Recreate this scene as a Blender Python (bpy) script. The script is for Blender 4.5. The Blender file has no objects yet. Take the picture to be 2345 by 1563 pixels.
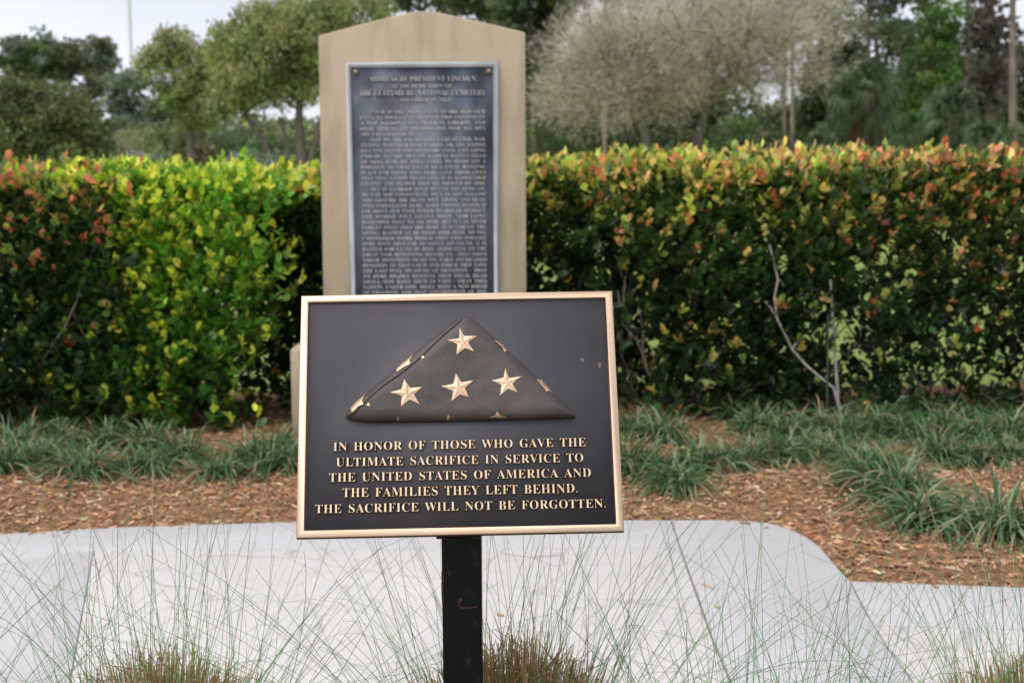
import bpy, math
import numpy as np

S = bpy.context.scene
COL = S.collection
R = math.radians
rng = np.random.default_rng(11)

# ---------------------------------------------------------------- camera
CAM = np.array([0.0, 0.0, 1.54])
PITCH, ROLL, FPX, PW, PH = R(7.23), R(0.35), 3400.0, 2345, 1563
_f = np.array([0, math.cos(PITCH), -math.sin(PITCH)])
_r0 = np.array([1.0, 0, 0]); _u0 = np.cross(_r0, _f)
_r = _r0 * math.cos(ROLL) - _u0 * math.sin(ROLL)
_u = _u0 * math.cos(ROLL) + _r0 * math.sin(ROLL)
cd = bpy.data.cameras.new('camera'); cam = bpy.data.objects.new('camera', cd); COL.objects.link(cam)
from mathutils import Matrix
M = Matrix(((_r[0], _u[0], -_f[0], CAM[0]), (_r[1], _u[1], -_f[1], CAM[1]), (_r[2], _u[2], -_f[2], CAM[2]), (0, 0, 0, 1)))
cam.matrix_world = M
cd.sensor_width = 36; cd.lens = FPX / PW * 36; cd.clip_end = 3000; cd.clip_start = 0.05
cd.dof.use_dof = True; cd.dof.focus_distance = 2.87; cd.dof.aperture_fstop = 6.2
S.camera = cam

# ---------------------------------------------------------------- sky and sun (bright overcast)
W = bpy.data.worlds.new('World'); S.world = W; W.use_nodes = True
nt = W.node_tree; bg = nt.nodes['Background']
sky = nt.nodes.new('ShaderNodeTexSky'); sky.sky_type = 'NISHITA'; sky.sun_disc = False
SUN_EL, SUN_AZ = R(66), R(215)      # azimuth clockwise from +Y
sky.sun_elevation = SUN_EL; sky.sun_rotation = SUN_AZ
sky.air_density = 1.0; sky.dust_density = 3.0; sky.ozone_density = 1.0
hs = nt.nodes.new('ShaderNodeHueSaturation'); hs.inputs['Saturation'].default_value = 0.32; hs.inputs['Value'].default_value = 1.0
tc = nt.nodes.new('ShaderNodeTexCoord'); mp = nt.nodes.new('ShaderNodeMapping'); mp.inputs['Scale'].default_value = (1, 1, 3)
nz = nt.nodes.new('ShaderNodeTexNoise'); nz.inputs['Scale'].default_value = 3.0; nz.inputs['Detail'].default_value = 6
cr = nt.nodes.new('ShaderNodeMapRange'); cr.inputs['From Min'].default_value = .3; cr.inputs['From Max'].default_value = .7
cr.inputs['To Min'].default_value = .88; cr.inputs['To Max'].default_value = 1.12
mul = nt.nodes.new('ShaderNodeVectorMath'); mul.operation = 'SCALE'
lift = nt.nodes.new('ShaderNodeMapping'); lift.inputs['Location'].default_value = (0, 0, .16); lift.inputs['Scale'].default_value = (1, 1, .9)
nt.links.new(tc.outputs['Generated'], lift.inputs['Vector']); nt.links.new(lift.outputs[0], sky.inputs['Vector'])
nt.links.new(tc.outputs['Generated'], mp.inputs['Vector']); nt.links.new(mp.outputs[0], nz.inputs['Vector'])
nt.links.new(nz.outputs['Fac'], cr.inputs['Value']); nt.links.new(sky.outputs[0], hs.inputs['Color'])
nt.links.new(hs.outputs[0], mul.inputs[0]); nt.links.new(cr.outputs[0], mul.inputs['Scale'])
tint = nt.nodes.new('ShaderNodeVectorMath'); tint.operation = 'MULTIPLY'; tint.inputs[1].default_value = (1.0, .965, .985)
nt.links.new(mul.outputs[0], tint.inputs[0]); nt.links.new(tint.outputs[0], bg.inputs['Color']); bg.inputs['Strength'].default_value = 0.15
sl = bpy.data.lights.new('sun', 'SUN'); sl.energy = 0.8; sl.angle = R(24); sl.color = (1.0, .96, .9)
so = bpy.data.objects.new('sun', sl); COL.objects.link(so)
so.rotation_euler = (R(90) - SUN_EL, 0, -SUN_AZ + math.pi)
S.view_settings.view_transform = 'Standard'; S.view_settings.look = 'None'
S.view_settings.exposure = 0.78; S.view_settings.gamma = 1.0

# ---------------------------------------------------------------- helpers
def at(px, py, Y):
    d = _f + _r * (px - PW / 2) / FPX - _u * (py - PH / 2) / FPX
    return CAM + d * Y / d[1]
def gnd(px, py, z=0.0):
    d = _f + _r * (px - PW / 2) / FPX - _u * (py - PH / 2) / FPX
    return CAM + d * (z - CAM[2]) / d[2]

def build(name, V, polys, mats, parent=None, col=None, midx=None, smooth=False):
    V = np.asarray(V, dtype=np.float32)
    me = bpy.data.meshes.new(name)
    polys = [np.asarray(p, dtype=np.int32) for p in polys if len(p)]
    tot = np.concatenate([np.full(len(p), p.shape[1], np.int32) for p in polys])
    loops = np.concatenate([p.ravel() for p in polys])
    start = np.concatenate([[0], np.cumsum(tot)[:-1]]).astype(np.int32)
    me.vertices.add(len(V)); me.vertices.foreach_set('co', V.ravel())
    me.loops.add(len(loops)); me.loops.foreach_set('vertex_index', loops)
    me.polygons.add(len(tot)); me.polygons.foreach_set('loop_start', start); me.polygons.foreach_set('loop_total', tot)
    if midx is not None: me.polygons.foreach_set('material_index', np.asarray(midx, np.int32))
    if smooth: me.polygons.foreach_set('use_smooth', np.ones(len(tot), bool))
    if col is not None:
        a = me.color_attributes.new('Col', 'FLOAT_COLOR', 'POINT')
        c = np.ones((len(V), 4), np.float32); c[:, :3] = col
        a.data.foreach_set('color', c.ravel())
    me.update(calc_edges=True)
    for m in (mats if isinstance(mats, (list, tuple)) else [mats]): me.materials.append(m)
    o = bpy.data.objects.new(name, me); COL.objects.link(o)
    if parent is not None: o.parent = parent
    return o

class Acc:
    """collects pieces into one mesh"""
    def __init__(s): s.V = []; s.P = []; s.C = []; s.n = 0
    def add(s, V, polys, col=(1, 1, 1)):
        V = np.asarray(V, float).reshape(-1, 3)
        for p in polys:
            if len(p): s.P.append(np.asarray(p, int) + s.n)
        c = np.asarray(col, float); c = np.broadcast_to(c, (len(V), 3))
        s.V.append(V); s.C.append(c); s.n += len(V)
    def out(s, name, mat, parent=None, smooth=False):
        V = np.concatenate(s.V); C = np.concatenate(s.C); by = {}
        for p in s.P: by.setdefault(p.shape[1], []).append(p)
        return build(name, V, [np.concatenate(v) for v in by.values()], mat, parent, C, smooth=smooth)

def tag(o, label, cat, group=None):
    o['label'] = label; o['category'] = cat; o['kind'] = 'thing'
    if group: o['group'] = group
    return o
def empty(name, loc, label, cat, group=None):
    o = bpy.data.objects.new(name, None); o.location = loc; COL.objects.link(o); o.empty_display_size = .1
    return tag(o, label, cat, group)
def struct(o, kind='structure'):
    o['kind'] = kind; return o
def norm(v): return v / np.maximum(np.linalg.norm(v, axis=-1, keepdims=True), 1e-9)

def frames(d, roll=None):
    """rotation matrices with local Y -> d"""
    d = norm(np.asarray(d, float)); N = len(d)
    ref = np.where(np.abs(d[:, 2:3]) > .95, [[1.0, 0, 0]], [[0, 0, 1.0]])
    x = norm(np.cross(d, ref)); z = np.cross(x, d)
    if roll is not None:
        c, s = np.cos(roll)[:, None], np.sin(roll)[:, None]
        x, z = x * c + z * s, z * c - x * s
    return np.stack([x, d, z], axis=2)
def scatter(T, faces, pos, Rm, sc, col, acc, colT=None):
    T = np.asarray(T, float); N, k = len(pos), len(T)
    sc = np.asarray(sc, float)
    if sc.ndim == 1: sc = np.repeat(sc[:, None], 3, 1)
    L = T[None] * sc[:, None, :]
    V = np.einsum('nij,nkj->nki', Rm, L) + np.asarray(pos)[:, None, :]
    C = np.repeat(np.asarray(col)[:, None, :], k, 1)
    base = (np.arange(N) * k)[:, None, None]
    acc.add(V.reshape(-1, 3), [(np.asarray(f)[None] + base).reshape(-1, np.asarray(f).shape[1]) for f in faces], C.reshape(-1, 3))

LEAF = [(0, 0, 0), (0, .33, -.05), (0, .68, -.05), (0, 1, 0), (-.27, .28, .05), (-.31, .68, .06), (.27, .28, .05), (.31, .68, .06)]
LEAF_F = [[(0, 1, 4), (2, 3, 5), (0, 6, 1), (2, 7, 3)], [(4, 1, 2, 5), (1, 6, 7, 2)]]
QUAD = [(0, 0, 0), (-.35, .45, .06), (0, 1, 0), (.35, .45, .06)]
QUAD_F = [[(0, 3, 2, 1)]]

def tube(acc, pts, rad, k=6, col=(1, 1, 1)):
    pts = np.asarray(pts, float); n = len(pts); rad = np.broadcast_to(np.asarray(rad, float), (n,))
    t = np.gradient(pts, axis=0); t = norm(t)
    ref = np.array([1.0, 0, 0]) if abs(t[0, 0]) < .8 else np.array([0, 1.0, 0])
    x = norm(np.cross(t, ref)); y = np.cross(t, x)
    a = np.arange(k) / k * 2 * math.pi
    V = pts[:, None] + rad[:, None, None] * (x[:, None] * np.cos(a)[None, :, None] + y[:, None] * np.sin(a)[None, :, None])
    i = np.arange(n - 1)[:, None] * k; j = np.arange(k)[None]; j2 = (j + 1) % k
    q = np.stack([i + j, i + j2, i + k + j2, i + k + j], -1).reshape(-1, 4)
    acc.add(V.reshape(-1, 3), [q], col)
def box(acc, lo, hi, col=(1, 1, 1)):
    x0, y0, z0 = lo; x1, y1, z1 = hi
    V = [(x0, y0, z0), (x1, y0, z0), (x1, y1, z0), (x0, y1, z0), (x0, y0, z1), (x1, y0, z1), (x1, y1, z1), (x0, y1, z1)]
    acc.add(V, [[(0, 3, 2, 1), (4, 5, 6, 7), (0, 1, 5, 4), (1, 2, 6, 5), (2, 3, 7, 6), (3, 0, 4, 7)]], col)
def bevel(o, w, seg=2):
    m = o.modifiers.new('bevel', 'BEVEL'); m.width = w; m.segments = seg; m.limit_method = 'ANGLE'; m.angle_limit = R(40)
def prism(name, outline, y0, y1, mat, parent=None):
    """outline in (x, z), thickness y0 (front) .. y1 (back)"""
    n = len(outline); V = [(x, y0, z) for x, z in outline] + [(x, y1, z) for x, z in outline]
    f = [np.arange(n)[None], (np.arange(n)[::-1] + n)[None]]
    q = [((i + 1) % n, i, i + n, (i + 1) % n + n) for i in range(n)]
    o = build(name, V, f + [q], mat, parent)
    return o
def wob(p, s, seed=0.0):
    """smooth pseudo noise in -1..1"""
    x, y, z = [p[..., i] * s + seed * (1.7 + i) for i in range(3)]
    return (np.sin(x * 1.3 + np.sin(y * 1.1 + z * .7) * 1.4) + np.sin(y * 1.7 + np.sin(z * 1.3 + x * .9) * 1.3 + 1.1) + np.sin(z * 1.9 + np.sin(x * 1.2 + y * .6) * 1.5 + 2.3)) / 3

# ---------------------------------------------------------------- materials
class Mat:
    def __init__(s, name):
        s.m = bpy.data.materials.new(name); s.m.use_nodes = True; s.t = s.m.node_tree; s.b = s.t.nodes['Principled BSDF']
    def n(s, typ, **kw):
        n = s.t.nodes.new('ShaderNode' + typ)
        for k, v in kw.items():
            if k in n.inputs.keys(): n.inputs[k].default_value = v
            else: setattr(n, k, v)
        return n
    def l(s, a, b): s.t.links.new(a, b)
    def set(s, **kw):
        for k, v in kw.items(): s.b.inputs[k.replace('_', ' ')].default_value = v
        return s
    def coord(s, scale=(1, 1, 1)):
        c = s.n('TexCoord'); m = s.n('Mapping'); m.inputs['Scale'].default_value = scale; s.l(c.outputs['Object'], m.inputs['Vector']); return m.outputs[0]
    def noise(s, scale, detail=5, vec=None, rough=.55):
        n = s.n('TexNoise', Scale=scale, Detail=detail, Roughness=rough)
        if vec is None: vec = s.coord()
        s.l(vec, n.inputs['Vector']); return n.outputs['Fac']
    def ramp(s, fac, stops):
        r = s.n('ValToRGB'); e = r.color_ramp.elements
        while len(e) < len(stops): e.new(.5)
        for el, (p, c) in zip(e, stops):
            el.position = p; el.color = (*c, 1)
        s.l(fac, r.inputs[0]); return r.outputs[0]
    def bump(s, fac, strength, dist, prev=None):
        b = s.n('Bump', Strength=strength, Distance=dist); s.l(fac, b.inputs['Height'])
        if prev is not None: s.l(prev, b.inputs['Normal'])
        s.l(b.outputs[0], s.b.inputs['Normal']); return b.outputs[0]
    def mix(s, fac, a, b, mode='MIX'):
        n = s.n('MixRGB', blend_type=mode)
        for i, v in ((0, fac), (1, a), (2, b)):
            if isinstance(v, (int, float)): n.inputs[i].default_value = v
            elif isinstance(v, tuple): n.inputs[i].default_value = (*v, 1)
            else: s.l(v, n.inputs[i])
        return n.outputs[0]
    def color(s, c): s.l(c, s.b.inputs['Base Color']); return s

def leaf_mat(name, rough=.45, trans=.25, spec=.4):
    m = Mat(name); a = m.n('Attribute', attribute_name='Col'); m.color(a.outputs['Color'])
    m.set(Roughness=rough, Specular_IOR_Level=spec)
    if trans:
        tr = m.n('BsdfTranslucent'); m.l(a.outputs['Color'], tr.inputs['Color'])
        mx = m.n('MixShader', Fac=trans); m.l(m.b.outputs[0], mx.inputs[1]); m.l(tr.outputs[0], mx.inputs[2])
        out = m.t.nodes['Material Output']; m.l(mx.outputs[0], out.inputs['Surface'])
    return m.m
M_LEAF = leaf_mat('glossy_leaf', .28, .33, .55)
M_TREE = leaf_mat('tree_leaf', .55, .4, .3)
M_BLADE = leaf_mat('grass_blade', .5, .42, .3)
M_DRY = leaf_mat('dry_thatch', .8, .55, .2)

def bark(name, a, b, scale=14):
    m = Mat(name); v = m.coord((1, 1, .25)); f = m.noise(scale, 6, v)
    m.color(m.ramp(f, [(.3, a), (.7, b)])); m.set(Roughness=.9, Specular_IOR_Level=.15); m.bump(f, .6, .02); return m.m
M_BARK = bark('grey_bark', (.075, .062, .05), (.19, .165, .14))
M_PINE = bark('pine_bark', (.11, .08, .065), (.26, .20, .17), 9)
M_STEM = bark('hedge_stem_bark', (.16, .15, .13), (.42, .40, .36), 40)
M_DARKSTEM = bark('dark_stem_bark', (.07, .06, .048), (.20, .17, .14), 40)
M_PALMTRUNK = bark('palm_bark', (.08, .06, .045), (.2, .15, .11), 12)

m = Mat('lawn_grass'); f = m.noise(2.2, 8); f2 = m.noise(60, 4)
c = m.ramp(f, [(.3, (.16, .23, .05)), (.55, (.22, .29, .08)), (.75, (.30, .31, .13))])
m.color(m.mix(m.n('Value').outputs[0], c, c)); m.t.nodes['Value'].outputs[0].default_value = 0
m.set(Roughness=.9, Specular_IOR_Level=.1); m.bump(f2, .8, .05); M_LAWN = m.m
m = Mat('mulch_soil'); f = m.noise(55, 8); f2 = m.noise(4, 4)
m.color(m.mix(f2, m.ramp(f, [(.3, (.10, .055, .03)), (.5, (.25, .135, .072)), (.7, (.40, .245, .145))]), (.21, .115, .06)))
m.set(Roughness=.95, Specular_IOR_Level=.1); m.bump(f, 1, .02); M_SOIL = m.m
m = Mat('mulch_chip'); a = m.n('Attribute', attribute_name='Col'); f = m.noise(160, 3, m.coord((1, 1, 1)))
m.color(m.mix(.35, a.outputs['Color'], m.ramp(f, [(.3, (.12, .06, .035)), (.7, (.45, .3, .19))]))); m.set(Roughness=.9, Specular_IOR_Level=.15); M_CHIP = m.m

def concrete(name, a, b, stamp=False):
    m = Mat(name); f = m.noise(1.3, 7); f2 = m.noise(90, 6); f3 = m.noise(9, 5)
    c = m.ramp(f, [(.32, a), (.68, b)]); c = m.mix(.34, c, m.ramp(f2, [(.35, tuple(x * .72 for x in a)), (.65, tuple(min(x * 1.18, .9) for x in b))]))
    c = m.mix(m.ramp(f3, [(.5, (0, 0, 0)), (.75, (.34, .34, .34))]), c, tuple(x * .72 for x in a)); c = m.mix(m.ramp(m.noise(.7, 4), [(.35, (.3, .3, .3)), (.65, (0, 0, 0))]), c, tuple(x * k for x, k in zip(a, (.90, .88, .85))))
    nrm = m.bump(f2, .25, .004)
    if stamp:
        v = m.coord(); n = m.n('TexNoise', Scale=2.5, Detail=3); m.l(v, n.inputs['Vector'])
        ad = m.n('VectorMath', operation='MULTIPLY_ADD'); m.l(n.outputs['Color'], ad.inputs[0]); ad.inputs[1].default_value = (.35, .35, 0); m.l(v, ad.inputs[2])
        vo = m.n('TexVoronoi', feature='DISTANCE_TO_EDGE', Scale=2.3, Randomness=.9); m.l(ad.outputs[0], vo.inputs['Vector'])
        gap = m.ramp(vo.outputs['Distance'], [(0.0, (1, 1, 1)), (.022, (0, 0, 0))])
        vary = m.noise(1.7, 2)
        g2 = m.mix(1.0, gap, m.ramp(vary, [(.42, (.08, .08, .08)), (.62, (.75, .75, .75))]), 'MULTIPLY')
        c = m.mix(g2, c, (.25, .235, .235))
        h = m.ramp(vo.outputs['Distance'], [(0.0, (0, 0, 0)), (.05, (1, 1, 1))])
        nrm = m.bump(h, .35, .006, nrm); sl_ = m.noise(14, 6); m.bump(sl_, .35, .008, nrm)
    m.color(c); m.set(Roughness=.75, Specular_IOR_Level=.3); return m.m
M_CONC = concrete('smooth_concrete', (.38, .386, .388), (.455, .462, .462))
M_STAMP = concrete('stamped_concrete', (.455, .445, .43), (.54, .528, .51), True)
M_CONC2 = concrete('pale_concrete', (.40, .403, .402), (.47, .474, .472))

m = Mat('tan_cast_stone'); f = m.noise(2.4, 6); f2 = m.noise(220, 3); v = m.coord((3, 3, .7)); f3 = m.noise(2.2, 6, v)
c = m.ramp(f, [(.3, (.34, .282, .198)), (.7, (.405, .342, .243))])
c = m.mix(m.ramp(f3, [(.48, (0, 0, 0)), (.75, (.75, .75, .75))]), c, (.22, .178, .13)); c = m.mix(m.ramp(m.noise(30, 6), [(.6, (0, 0, 0)), (.8, (.3, .3, .3))]), c, (.18, .145, .105))
m.color(c); m.set(Roughness=.85, Specular_IOR_Level=.2); m.bump(f2, .25, .003); M_STONE = m.m
m = Mat('slate_tablet'); v = m.coord((2.2, 1, .8)); f = m.noise(2.6, 6, v); f2 = m.noise(300, 3)
xyz = m.n('SeparateXYZ'); m.l(m.n('TexCoord').outputs['Object'], xyz.inputs[0]); top = m.n('MapRange'); top.inputs['From Min'].default_value = 1.25; top.inputs['From Max'].default_value = 1.85; m.l(xyz.outputs['Z'], top.inputs['Value'])
pat = m.mix(1.0, top.outputs[0], m.ramp(m.noise(4.5, 5, m.coord((1.3, 1, .9))), [(.38, (0, 0, 0)), (.6, (.85, .85, .85))]), 'MULTIPLY')
m.color(m.mix(pat, m.ramp(f, [(.34, (.018, .022, .032)), (.46, (.065, .080, .108)), (.66, (.125, .145, .185))]), (.016, .02, .03))); m.set(Roughness=.5, Specular_IOR_Level=.4); m.bump(f2, .3, .002); M_SLATE = m.m
m = Mat('grey_tablet_frame'); f = m.noise(6, 5); m.color(m.ramp(f, [(.3, (.30, .315, .35)), (.7, (.44, .455, .49))])); m.set(Roughness=.55, Metallic=.2); M_TFRAME = m.m
m = Mat('weathered_letters'); f = m.noise(7, 5); m.color(m.ramp(f, [(.3, (.34, .345, .36)), (.7, (.55, .54, .53))])); m.set(Roughness=.7); M_TLET = m.m
m = Mat('bolt_brass'); m.set(Base_Color=(.30, .23, .15, 1), Metallic=.5, Roughness=.55); M_BOLT = m.m

m = Mat('brushed_bronze'); v = m.coord((3, 3, 420)); f = m.noise(2.0, 4, v); f2 = m.noise(6, 4)
c = m.ramp(f, [(.3, (.46, .335, .23)), (.7, (.56, .425, .30))]); c = m.mix(.25, c, m.ramp(f2, [(.3, (.40, .275, .19)), (.7, (.60, .45, .34))]))
m.color(c); m.set(Metallic=.75, Roughness=.42); m.bump(f, .18, .0006); M_GOLD = m.m
m = Mat('bronze_letter_face'); f = m.noise(90, 4); m.color(m.ramp(f, [(.3, (.44, .33, .215)), (.7, (.58, .455, .31))])); m.set(Metallic=.7, Roughness=.45); M_LETTER = m.m
m = Mat('cracked_bronze_star'); f = m.noise(140, 4); vo = m.n('TexVoronoi', feature='DISTANCE_TO_EDGE', Scale=70.0); m.l(m.coord(), vo.inputs['Vector'])
c = m.ramp(f, [(.3, (.40, .27, .175)), (.7, (.56, .41, .28))]); c = m.mix(m.ramp(vo.outputs['Distance'], [(0, (.55, .55, .55)), (.03, (0, 0, 0))]), c, (.14, .09, .055))
m.color(c); m.set(Metallic=.65, Roughness=.48); m.bump(f, .25, .001); M_STAR = m.m
m = Mat('dark_plaque_paint'); f = m.noise(420, 3); f2 = m.noise(5, 6); f3 = m.noise(70, 5)
c = m.ramp(f2, [(.3, (.036, .034, .042)), (.7, (.058, .055, .066))]); c = m.mix(m.ramp(f3, [(.72, (0, 0, 0)), (.8, (.35, .35, .35))]), c, (.15, .16, .19))
m.color(c); m.set(Roughness=.47, Specular_IOR_Level=.45); m.bump(f, .22, .0012); M_PAINT = m.m
m = Mat('dark_bronze_flag'); v = m.coord((1, 1, 1.6)); f = m.noise(260, 3, v); f2 = m.noise(12, 6)
c = m.ramp(f2, [(.3, (.033, .0265, .026)), (.7, (.060, .049, .047))])
m.color(c); m.set(Roughness=.5, Specular_IOR_Level=.32, Metallic=.0); nn = m.bump(f, .35, .0012); m.bump(m.noise(38, 4), .4, .003, nn); M_FLAG = m.m
m = Mat('dark_letter_side'); m.set(Base_Color=(.075, .045, .028, 1), Roughness=.5); M_SIDE = m.m
m = Mat('bare_chip'); m.set(Base_Color=(.09, .068, .05, 1), Roughness=.6); M_BARE = m.m
m = Mat('black_post_paint'); f = m.noise(26, 6, m.coord((1, 1, .8))); f2 = m.noise(150, 3)
c = m.ramp(f, [(.60, (.0035, .0045, .006)), (.70, (.025, .030, .038)), (.85, (.05, .056, .064))]); c = m.mix(m.ramp(f2, [(.73, (0, 0, 0)), (.79, (.4, .4, .4))]), c, (.12, .13, .15))
m.color(c); m.set(Roughness=.4, Specular_IOR_Level=.18); m.bump(f, .1, .001); M_POST = m.m
m = Mat('rust'); f = m.noise(60, 5); m.color(m.ramp(f, [(.3, (.02, .009, .007)), (.7, (.07, .03, .02))])); m.set(Roughness=.9); M_RUST = m.m
m = Mat('pale_mast_metal'); m.set(Base_Color=(.55, .58, .63, 1), Roughness=.6); M_MAST = m.m
m = Mat('green_stake_paint'); m.set(Base_Color=(.035, .06, .04, 1), Roughness=.6); M_STAKE = m.m

# ---------------------------------------------------------------- writing
def bold(t):
    o = ''
    for c in t:
        if 'A' <= c <= 'Z': o += chr(0x1D400 + ord(c) - 65)
        elif c.isdigit(): o += chr(0x1D7CE + ord(c) - 48)
        else: o += c
    return o
TXT = {}
def text_geo(t, ext, bev, off, sp, word):
    key = (t, ext, bev, off, sp, word)
    cu = bpy.data.curves.new('lettering_curve', 'FONT'); cu.body = bold(t); cu.extrude = ext; cu.bevel_depth = bev; cu.bevel_resolution = 0
    cu.offset = off; cu.space_character = sp; cu.space_word = word; cu.resolution_u = 4
    o = bpy.data.objects.new('lettering_curve', cu); COL.objects.link(o)
    bpy.context.view_layer.update(); dg = bpy.context.evaluated_depsgraph_get()
    me = o.evaluated_get(dg).to_mesh()
    V = np.array([v.co[:] for v in me.vertices]); P = [tuple(p.vertices) for p in me.polygons]; Nz = [p.normal.z for p in me.polygons]
    o.evaluated_get(dg).to_mesh_clear(); bpy.data.objects.remove(o); bpy.data.curves.remove(cu)
    return V, P, Nz
def lettering(name, lines, y, mats, parent, ext, bev, off, sp=1.04, word=1.45, yaw=None):
    """lines: (text, x0, x1, baseline z, cap height) in the parent's x/z plane, raised towards -y"""
    AV, AP, AM, n = [], [], [], 0
    for t, x0, x1, zb, cap in lines:
        V, P, Nz = text_geo(t, ext, bev, off, sp, word)
        capu = 0.69
        sx = (x1 - x0) / (V[:, 0].max() - V[:, 0].min()); sz = cap / capu
        X = x0 + (V[:, 0] - V[:, 0].min()) * sx; Z = zb + V[:, 1] * sz; Y = y - (V[:, 2] - V[:, 2].min()) * sz
        AV.append(np.stack([X, Y, Z], 1)); AP += [tuple(i + n for i in p) for p in P]; AM += [0 if q > .9 else 1 for q in Nz]; n += len(V)
    by = {}
    for p, mi in zip(AP, AM): by.setdefault(len(p), []).append((p, mi))
    polys = [[q[0] for q in v] for v in by.values()]; mi = [q[1] for v in by.values() for q in v]
    return build(name, np.concatenate(AV), polys, mats, parent, midx=mi)

# ---------------------------------------------------------------- ground
def sheet(name, x0, x1, y0, y1, nx, ny, zf, mat):
    X, Y = np.meshgrid(np.linspace(x0, x1, nx), np.linspace(y0, y1, ny)); Z = zf(X, Y)
    V = np.stack([X, Y, Z], -1).reshape(-1, 3); i = (np.arange(ny - 1)[:, None] * nx + np.arange(nx - 1)[None]).ravel()
    return build(name, V, [np.stack([i, i + 1, i + nx + 1, i + nx], 1)], mat, smooth=True)
o = build('lawn', [(-1500, -1500, -.06), (1500, -1500, -.06), (1500, 1500, -.06), (-1500, 1500, -.06)], [[(0, 1, 2, 3)]], M_LAWN); struct(o)
def mulch_z(X, Y):
    P = np.stack([X, Y, 0 * X], -1)
    return -.03 + .012 * wob(P, 3.1, 2) + .006 * wob(P, 9, 5) + .035 * np.clip((Y - 6.0) / 1.2, 0, 1) + .02 * wob(P, 1.2, 1) * np.clip((Y - 6.0) / 1.0, 0, 1)
struct(sheet('mulch_bed', -6, 6, 4.9, 9.7, 240, 120, mulch_z, M_SOIL))
struct(sheet('mulch_bed', -6, 6, 1.2, 3.66, 120, 50, lambda X, Y: -.03 + .012 * wob(np.stack([X, Y, 0 * X], -1), 3, 2), M_SOIL))

FAR = [(-5.5, 5.62), (-3.2, 5.82), (-2.11, 5.96), (-1.6, 6.065), (-.987, 6.125), (-.2, 6.14)]
FAR2 = [tuple(gnd(*q)[:2]) for q in [(1640, 1189.5), (1717, 1192), (1770, 1199), (1815, 1213), (1850, 1231), (1878, 1252), (1900, 1278), (1922, 1304), (1946, 1329)]]
G = .0026
def slab(poly, mat, top=0.0):
    n = len(poly); V = [(x, y, top) for x, y in poly] + [(x, y, top - .1) for x, y in poly]
    q = [(i, i + n, (i + 1) % n + n, (i + 1) % n) for i in range(n)]
    o = build('pavement', V, [[tuple(range(n - 1, -1, -1))], [[a for a in reversed(k)] for k in q]], mat); bevel(o, .003, 2); return struct(o)
def ccw(p):
    a = sum(p[i][0] * p[(i + 1) % len(p)][1] - p[(i + 1) % len(p)][0] * p[i][1] for i in range(len(p))); return p if a < 0 else p[::-1]
PIECES = [
    (FAR + [(.668 - G, 6.123), (.656 - G, 5.69 + G), (-1.655, 5.68 + G), (-1.75, 5.668 + G), (-2.115, 5.372 + G), (-5.5, 5.24 + G)], M_CONC),
    ([(.668 + G, 6.123)] + FAR2 + [(1.19 - G, 4.9), (1.17 - G, 4.5), (1.16 - G, 3.62), (.635 + G, 3.62), (.635 + G, 4.6), (.656 + G, 5.69)], M_CONC),
    ([(-1.646, 5.68 - G), (.655 - G, 5.69 - G), (.634 - G, 4.6), (.634 - G, 3.62), (-1.17, 3.62)], M_STAMP),
    ([(-1.75, 5.668 - G), (-1.649, 5.68 - G), (-1.1735, 3.62), (-1.665, 3.62), (-2.105, 5.372)], M_CONC2),
    ([(-2.115, 5.375), (-1.675, 3.62), (-5.5, 3.62), (-5.5, 5.24 - G)], M_STAMP),
    ([(FAR2[-1][0] + G, FAR2[-1][1] - .002), (1.811, 5.118), (2.6, 5.02), (5.5, 4.75), (5.5, 4.30), (2.4, 4.58), (1.178 + G, 4.705), (1.195 + G, 4.95)], M_CONC),
    ([(1.178 + G, 4.705 - 2 * G), (2.4, 4.58 - 2 * G), (5.5, 4.30 - 2 * G), (5.5, 3.62), (1.16 + G, 3.62), (1.17 + G, 4.5)], M_STAMP),
]
for p, mt in PIECES: slab(ccw(p), mt)

OUT = [(-5.5, 3.62)] + FAR + [(.668, 6.123)] + FAR2 + [(1.811, 5.118), (2.6, 5.02), (5.5, 4.75), (5.5, 3.62)]
def inside(x, y, poly):
    r = np.zeros(len(x), bool); n = len(poly)
    for i in range(n):
        x0, y0 = poly[i]; x1, y1 = poly[(i + 1) % n]
        if y0 != y1: r ^= ((y0 > y) != (y1 > y)) & (x < (x1 - x0) * (y - y0) / (y1 - y0) + x0)
    return r

# ---------------------------------------------------------------- tan stone monument with the address tablet
MY = 8.2
mon = empty('stone_monument', (-.478, MY, -.03), 'tan gabled stone monument with dark inscribed tablet, standing between the hedges', 'monument')
def L(p): return (p[0] + .478, p[1] + .03)
o = prism('slab', [L(p) for p in [(-1.046, .47), (.082, .47), (.083, 2.188), (-.14, 2.240), (-.32, 2.282), (-.41, 2.299), (-.475, 2.304), (-.54, 2.298), (-.63, 2.278), (-.81, 2.236), (-1.041, 2.176)]], 0, .42, M_STONE, mon); bevel(o, .008)
a = Acc(); box(a, (-.735, -.16, 0), (.735, .58, .515)); o = a.out('plinth', M_STONE, mon); bevel(o, .012)
tx0, tx1, tz1, tz0 = -.416, .411, 2.062, .60
a = Acc(); box(a, (tx0 + .02, -.018, tz0 + .02), (tx1 - .02, .004, tz1 - .02)); tab = a.out('tablet', M_SLATE, mon)
fr = .026; V = []
for yy, ins in ((0.004, 0), (-.034, .004), (-.034, .014), (-.026, fr), (-.016, fr + .004)):
    V += [(tx0 + ins, yy, tz0 + ins), (tx1 - ins, yy, tz0 + ins), (tx1 - ins, yy, tz1 - ins), (tx0 + ins, yy, tz1 - ins)]
q = [(k * 4 + i, k * 4 + (i + 1) % 4, k * 4 + 4 + (i + 1) % 4, k * 4 + 4 + i) for k in range(4) for i in range(4)]
build('frame', V, [q], M_TFRAME, tab)
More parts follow.
